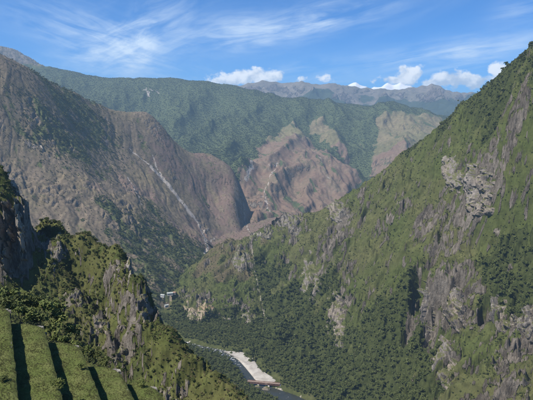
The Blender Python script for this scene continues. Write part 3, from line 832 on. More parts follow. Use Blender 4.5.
def outcrop(name, T, px0, px1, py0, py1, mat, label, ncol=9, thick=0.22, lean=0.0, seed=0, upright=0.55):
    """broken crag: facets and clefts bulging out of the slope between two rows of the photo"""
    rng = np.random.default_rng(seed)
    cx, cy = (px0 + px1) / 2, (py0 + py1) / 2
    wp, hp = px1 - px0, py1 - py0
    C = hit(cx, cy, T)
    Wd, H = wp / F * C[1], hp / F * C[1]
    S_ = max(H, Wd)
    th = thick * H
    nu, nv = int(np.clip(60 * Wd / S_, 26, 60)), int(np.clip(60 * H / S_, 26, 60))
    u, v = np.meshgrid(np.linspace(-0.25, 1.25, nu), np.linspace(-0.25, 1.25, nv), indexing='ij')
    # facets: cells longer up the slope than across
    ax, ay = 1.0 / ncol, 1.0 / max(2.2, ncol * H / Wd * 0.42)
    nc = int(1.6 / (ax * ay))
    cu, cv = rng.uniform(-.2, 1.2, nc), rng.uniform(-.3, 1.2, nc)
    uw = u + 0.25 * ax * fbm(u * ncol, v * 4, 3, seed) - lean * (v - .5) * 0.8
    vw = v + 0.30 * ay * fbm(u * 5, v * 6, 3, seed + 9)
    d2 = ((uw[..., None] - cu) / ax) ** 2 + ((vw[..., None] - cv) / ay) ** 2
    near1 = np.argsort(d2, -1)[..., :2]
    c = near1[..., 0]
    e = np.sqrt(np.take_along_axis(d2, near1, -1))
    crack = sstep(e[..., 1] - e[..., 0], 0.0, 0.16)
    lev, tu, tv = rng.uniform(-.5, .5, nc), rng.normal(0, .45, nc), rng.normal(-.25, .3, nc)
    dep = lev[c] + tu[c] * (uw - cu[c]) / ax * 0.5 + tv[c] * (vw - cv[c]) / ay * 0.5
    big = fbm(u * 2.2 + seed, v * 2.0, 3, seed + 3)
    # ragged outline: the rock sinks back into the hill at its edges
    sk = u - .5 - lean * 1.4 * (v - .5)
    rr = np.sqrt((sk / 0.52) ** 2 + ((v - .46) / 0.54) ** 2)
    env = sstep(1.06 - rr + 0.42 * fbm(u * 3.2 * max(1, Wd / H) + seed, v * 3.2 * max(1, H / Wd), 4, seed + 5), -0.02, 0.42)
    dep = th * (0.55 * dep + 0.7 * big + 0.45) * env - th * 0.35 * (1 - crack) * env - max(th * 0.9, 0.010 * C[1]) * (1 - env) ** 2
    dep = dep + 0.05 * th * fbm(u * 30, v * 30, 3, seed + 11)
    # laid on the hillside itself, smoothed, and pushed out along its own outward direction
    X, Y, Z = T[:3]
    q = X[0] / Y[0]
    yy, sl_ = np.zeros(u.shape), np.zeros(u.shape)
    for a in range(nu):
        d = [pix_dir(px0 + wp * u[a, 0], py1 - hp * b) for b in v[a]]
        jx = int(np.clip(np.searchsorted(q, d[0].x / d[0].y), 1, len(q) - 1))
        win = (Y[:, jx] > C[1] - 1.5 * S_) & (Y[:, jx] < C[1] + 1.5 * S_)
        yw = Y[win, jx]
        run = np.maximum.accumulate((Z[win, jx] - ZC) / yw)
        sl_[a] = np.minimum([e_.z / e_.y for e_ in d], run[-1])      # never above the skyline of the slope
        yy[a] = yw[np.clip(np.searchsorted(run, sl_[a]), 0, len(yw) - 1)]
    for _ in range(6):
        pad = np.pad(yy, 1, mode='edge')
        yy = (pad[:-2, 1:-1] + pad[2:, 1:-1] + pad[1:-1, :-2] + pad[1:-1, 2:] + yy) / 5
    qx = np.array([pix_dir(px0 + wp * u[a, 0], cy).x / pix_dir(px0 + wp * u[a, 0], cy).y for a in range(nu)])[:, None]
    P = np.stack([qx * yy, yy, ZC + sl_ * yy], -1)
    du, dv = np.gradient(P, axis=0), np.gradient(P, axis=1)
    Nn = np.cross(du, dv)
    Nn = Nn.reshape(-1, 3).mean(0)
    Nn /= np.linalg.norm(Nn)
    if np.dot(Nn, P.reshape(-1, 3).mean(0) - np.array([0, 0, ZC])) > 0: Nn = -Nn
    P = P + dep[..., None] * Nn
    c0 = P.reshape(-1, 3).mean(0)
    o = grid_mesh(name, P[..., 0] - c0[0], P[..., 1] - c0[1], P[..., 2] - c0[2], {}, MR[mat], smooth=False)
    o.location = tuple(map(float, c0))
    return tag(o, label, 'rock')

for k, a in enumerate([
    (NEAR, -6, 13, 196, 268, 'grey', 'dark weathered rock pillar at the left edge of the frame above the terraces', 4, .34, 0.0),
    (NEAR, 13, 26, 196, 274, 'pale', 'tall pale rock pillar beside the dark pillar at the left edge', 3, .2, 0.0),
    (NEAR, 40, 66, 228, 268, 'grey', 'grey rock slab leaning below the shrubby crest right of the pale pillar', 6, .09, 0.12),
    (NEAR, 104, 127, 260, 284, 'grey', 'dark fluted crag just left of the bright white cliff face', 7, .12, 0.0),
    (NEAR, 125, 132, 256, 285, 'pale', 'narrow bright white cliff face at the right end of the near crest', 3, .2, 0.0),
    (NEAR, 128, 157, 290, 325, 'grey', 'jagged grey crag at the far tip of the near hillside', 8, .14, 0.10),
    (NEAR, 86, 126, 317, 336, 'mid', 'broken band of blocky rock in the middle of the near hillside', 11, .3, 0.0),
    (NEAR, 67, 85, 288, 312, 'grey', 'grey upright boulder among shrubs in the near gully', 4, .25, 0.05),
    (NEAR, 103, 131, 343, 364, 'grey', 'low grey rock slab over a dark hollow behind the terraces', 7, .3, 0.0),
    (NEAR, 158, 186, 384, 402, 'mid', 'pale streaked rocks on the grassy slope at the bottom edge', 8, .25, 0.0),
    (RIGHT, 422, 434, 286, 332, 'mid', 'tall rock buttress between the two dark clefts above the valley forest', 5, .22, 0.30),
    (RIGHT, 447, 466, 283, 332, 'mid', 'broad rock buttress right of the two dark clefts', 6, .22, 0.2),
    (RIGHT, 489, 514, 298, 330, 'mid', 'rounded grey cliff block between the broad buttress and the frame edge', 5, .25, 0.05),
    (RIGHT, 515, 548, 302, 338, 'mid', 'short grey cliff cut by the right edge of the frame', 6, .25, 0.05),
    (RIGHT, 434, 456, 336, 384, 'mid', 'ragged rock rib running down below the broad buttress', 7, .16, 0.12),
    (RIGHT, 441, 462, 154, 190, 'mid', 'pale diagonal rock slab high on the right mountain', 5, .08, 0.30),
    (RIGHT, 462, 492, 164, 216, 'mid', 'streaked grey brown rock wall next to the pale diagonal slab', 9, .12, 0.16),
    (RIGHT, 178, 215, 297, 322, 'ochre', 'ochre stained cliff at the foot of the spur by the village', 12, .2, 0.12),
    (RIGHT, 230, 252, 245, 272, 'mid', 'pale slab of rock near the top of the middle spur', 7, .12, 0.1),
    (RIGHT, 222, 265, 312, 331, 'mid', 'grey cliff band at the lower right foot of the middle spur', 11, .2, 0.0),
    (RIGHT, 249, 264, 230, 241, 'pale', 'white rock knob on the crest at the end of the long spur', 5, .35, 0.0),
    (RIGHT, 272, 304, 211, 236, 'mid', 'row of jagged grey pinnacles on the crest right of the white knob', 10, .25, 0.05),
    (RIGHT, 262, 274, 226, 240, 'mid', 'small grey rocks between the white knob and the pinnacles', 5, .3, 0.0),
    (RIGHT, 326, 350, 200, 222, 'mid', 'grey crags on the crest where the spur joins the right mountain', 8, .2, 0.1),
    (RIGHT, 300, 322, 255, 300, 'mid', 'long thin rock rib above the ravine in the middle of the right slope', 7, .1, 0.14),
    (RIGHT, 326, 346, 290, 345, 'mid', 'narrow rock rib reaching down into the valley forest', 7, .1, 0.14),
]):
    T, a0, a1, b0, b1, mt, lab, nc, th, ln = a
    outcrop('rock_outcrop', T, a0, a1, b0, b1, mt, lab, nc, th, -ln, 200 + k)
# ------------------------------------------------------------------ foliage prototypes
def leaf_mat(name, c1, c2, c3):
    m = bpy.data.materials.new(name)
    m.use_nodes = True
    t = NT(m.node_tree)
    b = t.n['Principled BSDF']
    oi = t.node('ShaderNodeObjectInfo')
    gi = t.node('ShaderNodeNewGeometry')
    c = t.mix(t.ramp(oi.outputs['Random'], 0.0, 1.0, smooth=False), c1, c2)
    c = t.mix(t.mul(gi.outputs['Random Per Island'], 0.6), c, c3)
    t.put(b.inputs['Base Color'], c)
    b.inputs['Roughness'].default_value = 0.7
    b.inputs['Specular IOR Level'].default_value = 0.2
    return m
M_tree = leaf_mat('tree_leaves', (0.036, 0.052, 0.014), (0.078, 0.092, 0.028), (0.100, 0.115, 0.036))
M_shrub = leaf_mat('shrub_leaves', (0.038, 0.058, 0.014), (0.082, 0.096, 0.026), (0.105, 0.115, 0.036))
M_bush = leaf_mat('bush_leaves', (0.062, 0.088, 0.020), (0.082, 0.105, 0.026), (0.14, 0.15, 0.045))
M_dry = leaf_mat('dry_leaves', (0.095, 0.090, 0.036), (0.13, 0.11, 0.05), (0.15, 0.125, 0.06))
def bark_build(t, b):
    return t.mix(t.noise(t.mapping(t.pos(), (1, 1, .2)), 3.0, 4), (0.07, 0.05, 0.035), (0.16, 0.13, 0.10))
M_bark = material('bark', bark_build)

def crown_mesh(name, seed, lumps, leaves, size, mat, flat=1.0, low=0.35, height=1.0):
    """crown about one metre across and one high: lumps of leaf sprays through its volume"""
    rng = np.random.default_rng(seed)
    V, Fc = [], []
    for l in range(lumps):
        a, r = rng.uniform(0, 6.283), 0.34 * math.sqrt(rng.uniform(0, 1))
        c = np.array([math.cos(a) * r, math.sin(a) * r, low + (height - low - 0.15) * (rng.uniform(0.1, 1.0) * (1 - 1.2 * r * r))])
        lr = rng.uniform(0.13, 0.24)
        for k in range(leaves):
            d = rng.normal(size=3)
            d /= np.linalg.norm(d)
            if d[2] < -0.4: d[2] *= -1
            p = c + d * lr * rng.uniform(0.55, 1.08) * np.array([1, 1, 0.8 * flat])
            n = d + rng.normal(size=3) * 0.55
            n /= np.linalg.norm(n)
            u = np.cross(n, rng.normal(size=3))
            u /= np.linalg.norm(u)
            w = np.cross(n, u)
            s = size * rng.uniform(0.6, 1.4)
            i = len(V)
            V += [p - u * s - w * s * .3, p + u * s * .2 - w * s * .6, p + u * s + w * s * .2, p - u * s * .1 + w * s * .65 + n * s * .25]
            Fc.append((i, i + 1, i + 2, i + 3))
    me = bpy.data.meshes.new(name)
    me.from_pydata([tuple(map(float, p)) for p in V], [], Fc)
    me.materials.append(mat)
    return me

def stem_mb(seed, height=0.6, r=0.03, limbs=4):
    rng = random.Random(seed)
    mb = MB()
    mb.cone((0, 0, -0.12), (rng.uniform(-.03, .03), rng.uniform(-.03, .03), height), r, r * 0.45)
    for i in range(limbs):
        a = rng.uniform(0, 6.28)
        z = height * rng.uniform(0.35, 0.85)
        mb.cone((0, 0, z), (math.cos(a) * .25, math.sin(a) * .25, z + 0.22), r * .5, r * .15, 4)
    return mb

def proto(name, seed, lumps, leaves, size, mat, **kw):
    """whole plant in one mesh, used for scattering"""
    me = crown_mesh(name, seed, lumps, leaves, size, mat, **kw)
    mb = stem_mb(seed)
    nv = len(me.vertices)
    V = [tuple(v.co) for v in me.vertices] + mb.v
    Fc = [tuple(p.vertices) for p in me.polygons] + [tuple(i + nv for i in f) for f in mb.f]
    np_ = len(me.polygons)
    m2 = bpy.data.meshes.new(name)
    m2.from_pydata([tuple(map(float, v)) for v in V], [], Fc)
    m2.materials.append(mat)
    m2.materials.append(M_bark)
    m2.polygons.foreach_set('material_index', np.array([0] * np_ + [1] * (len(Fc) - np_), np.int32))
    bpy.data.meshes.remove(me)
    return bpy.data.objects.new(name, m2)

def collection(name, objs):
    c = bpy.data.collections.new(name)
    for o in objs:
        c.objects.link(o)
    return c
COL_tree = collection('tree_kinds', [proto('tree_kind', 300 + i, 9 + i % 3, 26, 0.085, M_tree, low=0.42) for i in range(5)])
M_htree = leaf_mat('hill_leaves', (0.056, 0.074, 0.034), (0.074, 0.092, 0.042), (0.080, 0.098, 0.046))
COL_htree = collection('hill_tree_kinds', [proto('hill_tree_kind', 360 + i, 9, 26, 0.10, M_htree, low=0.3) for i in range(3)])
COL_shrub = collection('shrub_kinds', [proto('shrub_kind', 320 + i, 7 + i % 3, 22, 0.095, M_shrub, low=0.18, height=0.75) for i in range(4)])
COL_dry = collection('dry_kinds', [proto('dry_kind', 340 + i, 5 + i % 3, 16, 0.10, M_dry, low=0.15, height=0.6) for i in range(3)])

def scatter(name, pts, scl, col, seed, zs=(0.85, 1.25)):
    n = len(pts)
    rng = np.random.default_rng(seed)
    me = bpy.data.meshes.new(name)
    me.vertices.add(n)
    me.vertices.foreach_set('co', np.asarray(pts, np.float32).ravel())
    a = me.attributes.new('turn', 'FLOAT_VECTOR', 'POINT')
    a.data.foreach_set('vector', np.stack([rng.normal(0, .07, n), rng.normal(0, .07, n), rng.uniform(0, 6.283, n)], -1).astype(np.float32).ravel())
    a = me.attributes.new('size', 'FLOAT_VECTOR', 'POINT')
    sc = np.asarray(scl)[:, None] * np.stack([np.ones(n), np.ones(n), rng.uniform(zs[0], zs[1], n)], -1)
    a.data.foreach_set('vector', sc.astype(np.float32).ravel())
    a = me.attributes.new('which', 'INT', 'POINT')
    a.data.foreach_set('value', rng.integers(0, len(col.objects), n).astype(np.int32))
    ob = link(bpy.data.objects.new(name, me))
    g = bpy.data.node_groups.new(name, 'GeometryNodeTree')
    g.interface.new_socket('Geometry', in_out='INPUT', socket_type='NodeSocketGeometry')
    g.interface.new_socket('Geometry', in_out='OUTPUT', socket_type='NodeSocketGeometry')
    N, L = g.nodes, g.links
    gi, go = N.new('NodeGroupInput'), N.new('NodeGroupOutput')
    ci = N.new('GeometryNodeCollectionInfo')
    ci.inputs['Collection'].default_value = col
    ci.inputs['Separate Children'].default_value = True
    ci.inputs['Reset Children'].default_value = True
    ip = N.new('GeometryNodeInstanceOnPoints')
    ip.inputs['Pick Instance'].default_value = True
    def na(nm, dt):
        x = N.new('GeometryNodeInputNamedAttribute')
        x.data_type = dt
        x.inputs['Name'].default_value = nm
        return x.outputs[0]
    e2r = N.new('FunctionNodeEulerToRotation')
    L.new(gi.outputs[0], ip.inputs['Points'])
    L.new(ci.outputs[0], ip.inputs['Instance'])
    L.new(na('which', 'INT'), ip.inputs['Instance Index'])
    L.new(na('turn', 'FLOAT_VECTOR'), e2r.inputs[0])
    L.new(e2r.outputs[0], ip.inputs['Rotation'])
    L.new(na('size', 'FLOAT_VECTOR'), ip.inputs['Scale'])
    L.new(ip.outputs[0], go.inputs[0])
    md = ob.modifiers.new('scatter', 'NODES')
    md.node_group = g
    return tag(ob, kind='stuff')

FX, FY = fan(100, 330, 300, 620, 1540, 300)
FLOOR_T = (FX, FY, 3.0 + 22 * sstep(FY, 1150, 1560) + 2.0 * fbm(FX / 60, FY / 60, 4, 130))
def valley_hit(px, py):
    return min((hit(px, py, T) for T in (FLOOR_T, LEFT, RIGHT)), key=lambda p: p[1])
HOUSES = [valley_hit(*p) for p in ((170, 297.0), (163, 302.5), (166.5, 307), (174, 293.5))]

def pick(T, dens, spacing, seed):
    """random grid points, about one per spacing squared of ground where dens is 1"""
    X, Y, Z = T[:3]
    rng = np.random.default_rng(seed)
    area = np.abs(np.gradient(X, axis=1) * np.gradient(Y, axis=0))
    k = rng.uniform(size=X.shape) < np.clip(dens, 0, 1) * area / (spacing ** 2)
    k[-1, :] = k[:, -1] = False
    for h_ in HOUSES:
        k &= ~((np.abs(X - h_[0]) < 13) & (Y > h_[1] - 26) & (Y < h_[1] + 9))
    ii, jj = np.nonzero(k)
    a, b = rng.uniform(0, 1, (2, len(ii)))
    P = lambda G: G[ii, jj] + a * (G[ii + 1, jj] - G[ii, jj]) + b * (G[ii, jj + 1] - G[ii, jj])
    return np.stack([P(X), P(Y), P(Z)], -1), k

def infr(T, m=30):
    p = T[0] / T[1] * F + 266.5
    return ((p > -m) & (p < 533 + m)).astype(float)

rs = np.random.default_rng(5)
# trees of the valley forest and the wooded flanks of the right mountain
X, Y, Z, fo, rock, wood = RIGHT
clear = sstep(seg_dist(X, Y, [tuple(p) for p in RL[::4]])[0], 17, 22)
p, k = pick(RIGHT, sstep(fo, .4, .7) * sstep(rock, .5, .3) * sstep(Y, 1330, 1200) * clear, 3.4, 1)
up = sstep(p[:, 2], 150, 330)
scatter('valley_forest', p - [0, 0, .4], (2.6 + 5.2 * rs.uniform(0, 1, len(p)) ** 2.0) * (1 - 0.30 * up), COL_tree, 2)
sel = rs.uniform(size=len(p)) < 0.035
scatter('tall_forest_trees', p[sel] - [0, 0, .4], rs.uniform(7, 11, sel.sum()), COL_shrub, 33, (1.0, 1.4))
print('valley_forest', len(p))
cl = sstep(0.35 * fbm(X / 26, Y / 26, 4, 151) + 0.42 * fbm(X / 7, Y / 7, 2, 152) + 0.42 * wood, 0.05, 0.5)
p, k = pick(RIGHT, (0.25 + 1.2 * cl) * sstep(rock, .6, .3) * sstep(fo, .75, .4), 2.7, 3)
scatter('slope_shrubs', p - [0, 0, .2], 1.0 + 2.8 * rs.uniform(0, 1, len(p)) ** 1.6, COL_shrub, 4)
print('slope_shrubs', len(p))
# valley floor
X, Y, Z, dR, hw = FLOOR
inbar = blob(X, Y, [(v.co, 6) for v in list(bar.data.vertices)[::5]]) > 0.35
p, k = pick(FLOOR, sstep(dR, hw + 3, hw + 7) * (~inbar) * (0.8 + 0.2 * sstep(fbm(X / 30, Y / 30, 3, 155), -.2, .2)), 4.0, 5)
scatter('riverside_trees', p - [0, 0, .3], 2.8 + 4.6 * rs.uniform(0, 1, len(p)) ** 1.6, COL_tree, 6)
print('riverside', len(p))
# left mountain
X, Y, Z, fo, greeny = LEFT
p, k = pick(LEFT, sstep(fo, .4, .75) * infr(LEFT), 7.5, 7)
scatter('gully_woods', p - [0, 0, .4], rs.uniform(5, 9, len(p)), COL_tree, 8)
print('gully', len(p))
p, k = pick(LEFT, infr(LEFT) * (0.30 + .3 * sstep(fbm(X / 70, Y / 70, 4, 156), .1, .6)) * sstep(fo, .6, .3), 8.0, 9)
scatter('mountain_scrub', p - [0, 0, .2], rs.uniform(1.6, 4.2, len(p)), COL_dry, 10)
print('scrub', len(p))
p, k = pick(LEFT, infr(LEFT) * sstep(greeny + .3 * fbm(X / 40, Y / 40, 3, 159), .2, .8) * sstep(fo, .72, .5), 6.0, 31)
scatter('gully_shrubs', p - [0, 0, .2], rs.uniform(2.0, 5.0, len(p)), COL_shrub, 32)
# forested hill
X, Y, Z, fo = HILL
p, k = pick(HILL, sstep(fo, .66, .82) * infr(HILL) * sstep(Y, 2250, 2450) * sstep(Y, 5100, 4900), 9.0, 11)
scatter('hill_forest', p - [0, 0, 1.2], rs.uniform(5.5, 10.5, len(p)), COL_htree, 12, (0.35, 0.6))
print('hill', len(p))
# near hillside
X, Y, Z, fo, rock, tdist = NEAR
cl = sstep(0.45 * fbm(X / 9, Y / 9, 3, 157) + 0.8 * (fo - 0.3), -0.1, 0.5)
p, k = pick(NEAR, infr(NEAR) * (0.45 + 0.8 * cl) * sstep(rock, .6, .35) * sstep(Y, 70, 82), 1.3, 13)
sz = rs.uniform(0.6, 2.4, len(p)) * (0.7 + 0.5 * sstep(p[:, 0], -50, -110))
scatter('hillside_shrubs', p - [0, 0, .1], sz, COL_shrub, 14)
print('near shrubs', len(p))
p, k = pick(NEAR, infr(NEAR) * sstep(rock, .7, .4) * sstep(Y, 70, 82), 1.5, 15)
scatter('hillside_grass', p, rs.uniform(0.5, 1.2, len(p)), COL_dry, 16)
print('near grass', len(p))

# ------------------------------------------------------------------ terraces
def turf_build(t, b):
    p = t.pos()
    n = t.noise(p, 0.5, 5, 0.65)
    n2 = t.noise(p, 5.0, 5, 0.75)
    c = t.mix(t.ramp(n, 0.36, 0.64), (0.098, 0.122, 0.036), (0.132, 0.144, 0.052))
    c = t.mix(t.ramp(n2, 0.3, 0.7), t.mix(1.0, c, (0.72, 0.74, 0.7), 'MULTIPLY'), c)
    bump(t, b, n2, 0.10, 0.9)
    return c
M_turf = material('turf', turf_build, 0.95, 0.05)
def wall_build(t, b):
    gi = t.node('ShaderNodeNewGeometry')
    p = t.pos()
    n = t.noise(p, 4.0, 5, 0.7)
    c = t.mix(gi.outputs['Random Per Island'], (0.14, 0.13, 0.12), (0.30, 0.285, 0.26))
    bump(t, b, n, 0.05, 0.8)
    return t.mix(t.ramp(n, 0.3, 0.7), t.mix(1.0, c, (0.55, 0.54, 0.52), 'MULTIPLY'), c)
M_wall = material('terrace_stone', wall_build, 0.9, 0.15)
def blade_proto(seed):
    rng = random.Random(seed)
    mb = MB()
    for i in range(16):
        a, r = rng.uniform(0, 6.28), rng.uniform(0, .5)
        x, y, h = math.cos(a) * r, math.sin(a) * r, rng.uniform(.5, 1.1)
        b = rng.uniform(0, 6.28)
        dx, dy = math.cos(b) * .05, math.sin(b) * .05
        lx, ly = rng.uniform(-.4, .4), rng.uniform(-.4, .4)
        mb.raw([(x - dx, y - dy, -.05), (x + dx, y + dy, -.05), (x + dx * .6 + lx * .5, y + dy * .6 + ly * .5, h * .6), (x + lx, y + ly, h)], [(0, 1, 2), (0, 2, 3)])
    return bpy.data.objects.new('grass_kind', mb.mesh('grass_kind', M_blade))
M_blade = leaf_mat('grass_blades', (0.100, 0.114, 0.040), (0.132, 0.136, 0.054), (0.165, 0.155, 0.075))
COL_grass = collection('grass_kinds', [blade_proto(400 + i) for i in range(4)])

names = {-3: 'grass terrace highest on the flank beyond the left edge', -2: 'high grass terrace beyond the left edge of the frame', -1: 'grass terrace just beyond the left edge of the frame',
         0: 'sunlit grass terrace cut by the left edge of the frame', 1: 'second grass terrace from the left with a rounded far end', 2: 'third grass terrace from the left behind the small bright bush',
         3: 'fourth grass terrace from the left along the bottom edge', 4: 'lowest short grass terrace showing at the bottom beside the slope', 5: 'narrow grass ledge hidden below the lowest terrace'}
gp, gs = [], []
for i in range(-1, 6):
    s0, s1, h = TS0 + TW * (i - 1), TS0 + TW * i, TH0 + TK * i
    rng = np.random.default_rng(500 + i)
    far_y = 61.5 - 1.7 * i + (0.6, -0.4, 0.3, 0.5, -0.4, 0.5, 0.2)[i + 1]
    root = empty('terrace', terr((s0 + s1) / 2, 40, h))
    tag(root, names[i], 'terrace', 'stepped grass terraces in the lower left')
    inv = np.array(root.location)
    ns, na_ = 14, 90
    sg, ag = np.meshgrid(np.linspace(0, 1, ns), np.linspace(0, 1, na_), indexing='ij')
    S_ = s0 - 0.25 + (s1 - s0 + 0.12) * sg
    a_near = (17 - TR[1] * s1) / TD[1]
    a_far = (far_y - TR[1] * S_) / TD[1] - 1.5 * sg ** 4 - 0.5 * (1 - sg) ** 4
    A_ = a_near + (a_far - a_near) * ag
    XX, YY = S_ * TR[0] + A_ * TD[0], S_ * TR[1] + A_ * TD[1]
    edge = 0.14 * np.abs(fbm(A_ / 2.5 + 9 * i, A_ * 0 + i, 3, 160))
    XX, YY = XX + edge * sg * TR[0], YY + edge * sg * TR[1]
    ZZ = ZC - h + 0.10 * fbm(XX / 3, YY / 3, 4, 161 + i) + 0.28 * (0.5 - sg) * 0.5 - 0.18 * sstep(sg, .9, 1.0) - 0.5 * sstep(ag, .975, 1)
    # gentle hump where the near part of the terraces steps up towards the viewpoint
    ZZ = ZZ + 0.55 * sstep(YY, 36.5, 35.6) * (i in (0, 1))
    o = grid_mesh('turf', XX - inv[0], YY - inv[1], ZZ - inv[2], {}, M_turf)
    o.parent = root
    # dry stone retaining wall under the outer edge and round the far end
    mb = MB()
    def stones(P0, P1, out, top, depth):
        P0, P1 = np.array(P0), np.array(P1)
        L = np.linalg.norm(P1 - P0)
        d = (P1 - P0) / L
        z = -depth
        while z < 0.0:
            hh = min(rng.uniform(0.22, 0.42), max(0.12, -z + 0.02))
            x = rng.uniform(-.3, 0)
            while x < L:
                w = rng.uniform(0.25, 0.7)
                c = P0 + d * (x + w / 2)
                jut = rng.uniform(-0.06, 0.05)
                mb.box((c[0] + out[0] * jut - inv[0], c[1] + out[1] * jut - inv[1], top + z + hh / 2 - inv[2] + rng.uniform(-.02, .02)),
                       (d[0] * w * .485, d[1] * w * .485, 0), (out[0] * 0.2, out[1] * 0.2, rng.uniform(-.02, .02)), (0, 0, hh * .48))
                x += w
            z += hh
    nseg = 9
    av = np.linspace(a_near, (far_y - TR[1] * s1) / TD[1] - 1.4, nseg + 1)
    wob = 0.12 * np.array([fbm(np.array([a / 9.0]), np.array([i * 3.1]), 2, 170)[0] for a in av])
    for q in range(nseg):
        stones(terr(s1 - 0.50 + wob[q], av[q], 0)[:2], terr(s1 - 0.50 + wob[q + 1], av[q + 1], 0)[:2], TR, ZC - h - 0.30, TK + 0.5)
    stones(terr(s0, (far_y - TR[1] * s0) / TD[1] - .6, 0)[:2], terr(s1 - .2, (far_y - TR[1] * s1) / TD[1] - 1.3, 0)[:2], TD, ZC - h - 0.30, 2.2)
    w_ = mb.build('retaining_wall', M_wall, root)
    w_['kind'] = 'stuff'
    n = 11000
    ii, jj = rng.integers(0, ns - 1, n), rng.integers(0, na_ - 1, n)
    fu, fv = rng.uniform(size=n), rng.uniform(size=n)
    def bil(G): return (G[ii, jj] * (1 - fu) + G[ii + 1, jj] * fu) * (1 - fv) + (G[ii, jj + 1] * (1 - fu) + G[ii + 1, jj + 1] * fu) * fv
    pts = np.stack([bil(XX), bil(YY), bil(ZZ)], -1)
    pts = pts[pts[:, 1] > 32]
    gp.append(pts)
    gs.append(np.clip(rng.normal(0.085, 0.025, len(pts)), .04, .2) * (0.75 + 0.5 * sstep(fbm(pts[:, 0] / 1.5, pts[:, 1] / 1.5, 3, 180), -.3, .5)))
scatter('terrace_grass', np.concatenate(gp), np.concatenate(gs), COL_grass, 20)

# ------------------------------------------------------------------ individual bushes round the terraces
bush_crowns = [crown_mesh('crown', 600 + i, 11, 46, 0.055, M_bush, low=0.22, height=0.85) for i in range(4)]
dark_crowns = [crown_mesh('crown', 620 + i, 14, 50, 0.050, M_tree, low=0.20, height=0.9) for i in range(4)]
stems = [stem_mb(640 + i, 0.55, 0.025, 5).mesh('stem', M_bark) for i in range(3)]
def bush(loc, w, h, crowns, label, k, group=None, name='bush'):
    r = empty(name, loc, k * 1.7)
    r.scale = (w, w, h)
    c = link(bpy.data.objects.new('crown', crowns[k % len(crowns)]), r)
    s_ = link(bpy.data.objects.new('stem', stems[k % 3]), r)
    return tag(r, label, 'bush', group)
def on_terrace(px, py, i):
    return on_level(px, py, ZC - (TH0 + TK * i))
bush(on_terrace(60, 389, 1), 1.5, 1.3, bush_crowns, 'small bright green bush on the second terrace near the bottom', 0)
bush(on_terrace(81, 369, 2), 0.9, 0.8, bush_crowns, 'little yellow green bush on the edge of the third terrace', 1)
bush(on_terrace(142, 386, 4), 1.6, 1.0, bush_crowns, 'low yellowish bush on the lowest terrace at its far end', 2)
bush(on_terrace(3, 381, 0), 1.1, 0.7, dark_crowns, 'small dark bush on the leftmost terrace at the frame edge', 3)
near_end = [(6, 300, 54.5, 3.0), (18, 306, 55, 3.2), (30, 312, 56, 3.4), (40, 318, 56.5, 3.2), (50, 326, 57, 3.6), (58, 336, 56, 3.0), (66, 338, 58, 3.2), (74, 344, 57, 2.6), (84, 350, 57.5, 2.4), (95, 353, 58.5, 2.4), (44, 304, 62, 4.0), (58, 316, 63, 4.0), (25, 298, 62, 4.0), (8, 290, 60, 3.6), (70, 328, 64, 3.6),
            (106, 362, 58, 2.2), (118, 370, 57, 1.9), (-8, 294, 57, 3.4), (34, 300, 66, 4.2), (55, 306, 69, 4.2)]
for k, (px, py, y, w) in enumerate(near_end):
    y = y + 8 - 0.045 * px
    top = at(px, py - 4, y)
    w *= 0.85
    hgt = w * 0.9
    bush((top[0], top[1], top[2] - hgt * 0.8), w, hgt, dark_crowns if k % 3 == 0 else bush_crowns, 'dense leafy bush in the thicket at the far ends of the terraces', 10 + k, 'thicket behind the terraces')

# ------------------------------------------------------------------ bridge over the river
def plain(name, c1, c2, scale, rough=0.8):
    def build(t, b):
        n = t.noise(t.pos(), scale, 5, 0.7)
        bump(t, b, n, 0.05, 0.5)
        return t.mix(t.ramp(n, 0.3, 0.7), c1, c2)
    return material(name, build, rough, 0.2)
M_rust = plain('rusty_steel', (0.13, 0.065, 0.048), (0.21, 0.11, 0.085), 0.8)
M_deck = plain('bridge_deck', (0.17, 0.13, 0.105), (0.25, 0.195, 0.16), 0.7)
M_conc = plain('concrete', (0.50, 0.47, 0.42), (0.62, 0.59, 0.53), 0.5)
M_white = plain('whitewash', (0.38, 0.365, 0.33), (0.50, 0.48, 0.44), 0.4)
M_tin = plain('tin_roof', (0.26, 0.28, 0.26), (0.36, 0.37, 0.34), 0.5)
M_tile = plain('tile_roof', (0.28, 0.16, 0.11), (0.36, 0.22, 0.16), 0.6)
M_dark = plain('dark_opening', (0.03, 0.03, 0.035), (0.05, 0.05, 0.055), 0.5)
ZB = 6.0
A, Bp = on_level(247.5, 381.0, ZB), on_level(280, 384.0, ZB)
root = empty('bridge', ((A + Bp) / 2) * [1, 1, 0])
o0 = np.array(root.location)
D = (Bp - A) / np.linalg.norm(Bp - A)
W_ = np.array([-D[1], D[0], 0])
L_ = np.linalg.norm(Bp - A)
mb = MB(); mb.box((A + Bp) / 2 - o0, D * L_ / 2, W_ * 2.6, np.array([0, 0, .3])); mb.build('deck', M_deck, root)
for sgn in (-1, 1):
    mb = MB()
    e = W_ * 2.9 * sgn - o0
    for zz in (-1.4, 0.9):
        mb.bar(A + e + [0, 0, zz], Bp + e + [0, 0, zz], 0.28)
    nb = 12
    for i in range(nb + 1):
        p = A + D * L_ * i / nb
        mb.bar(p + e + [0, 0, -1.4], p + e + [0, 0, 0.9], 0.14)
        if i < nb:
            q2 = A + D * L_ * (i + 1) / nb
            mb.bar(p + e + [0, 0, -1.4 if i % 2 else 0.9], q2 + e + [0, 0, 0.9 if i % 2 else -1.4], 0.12)
    mb.build('truss', M_rust, root)
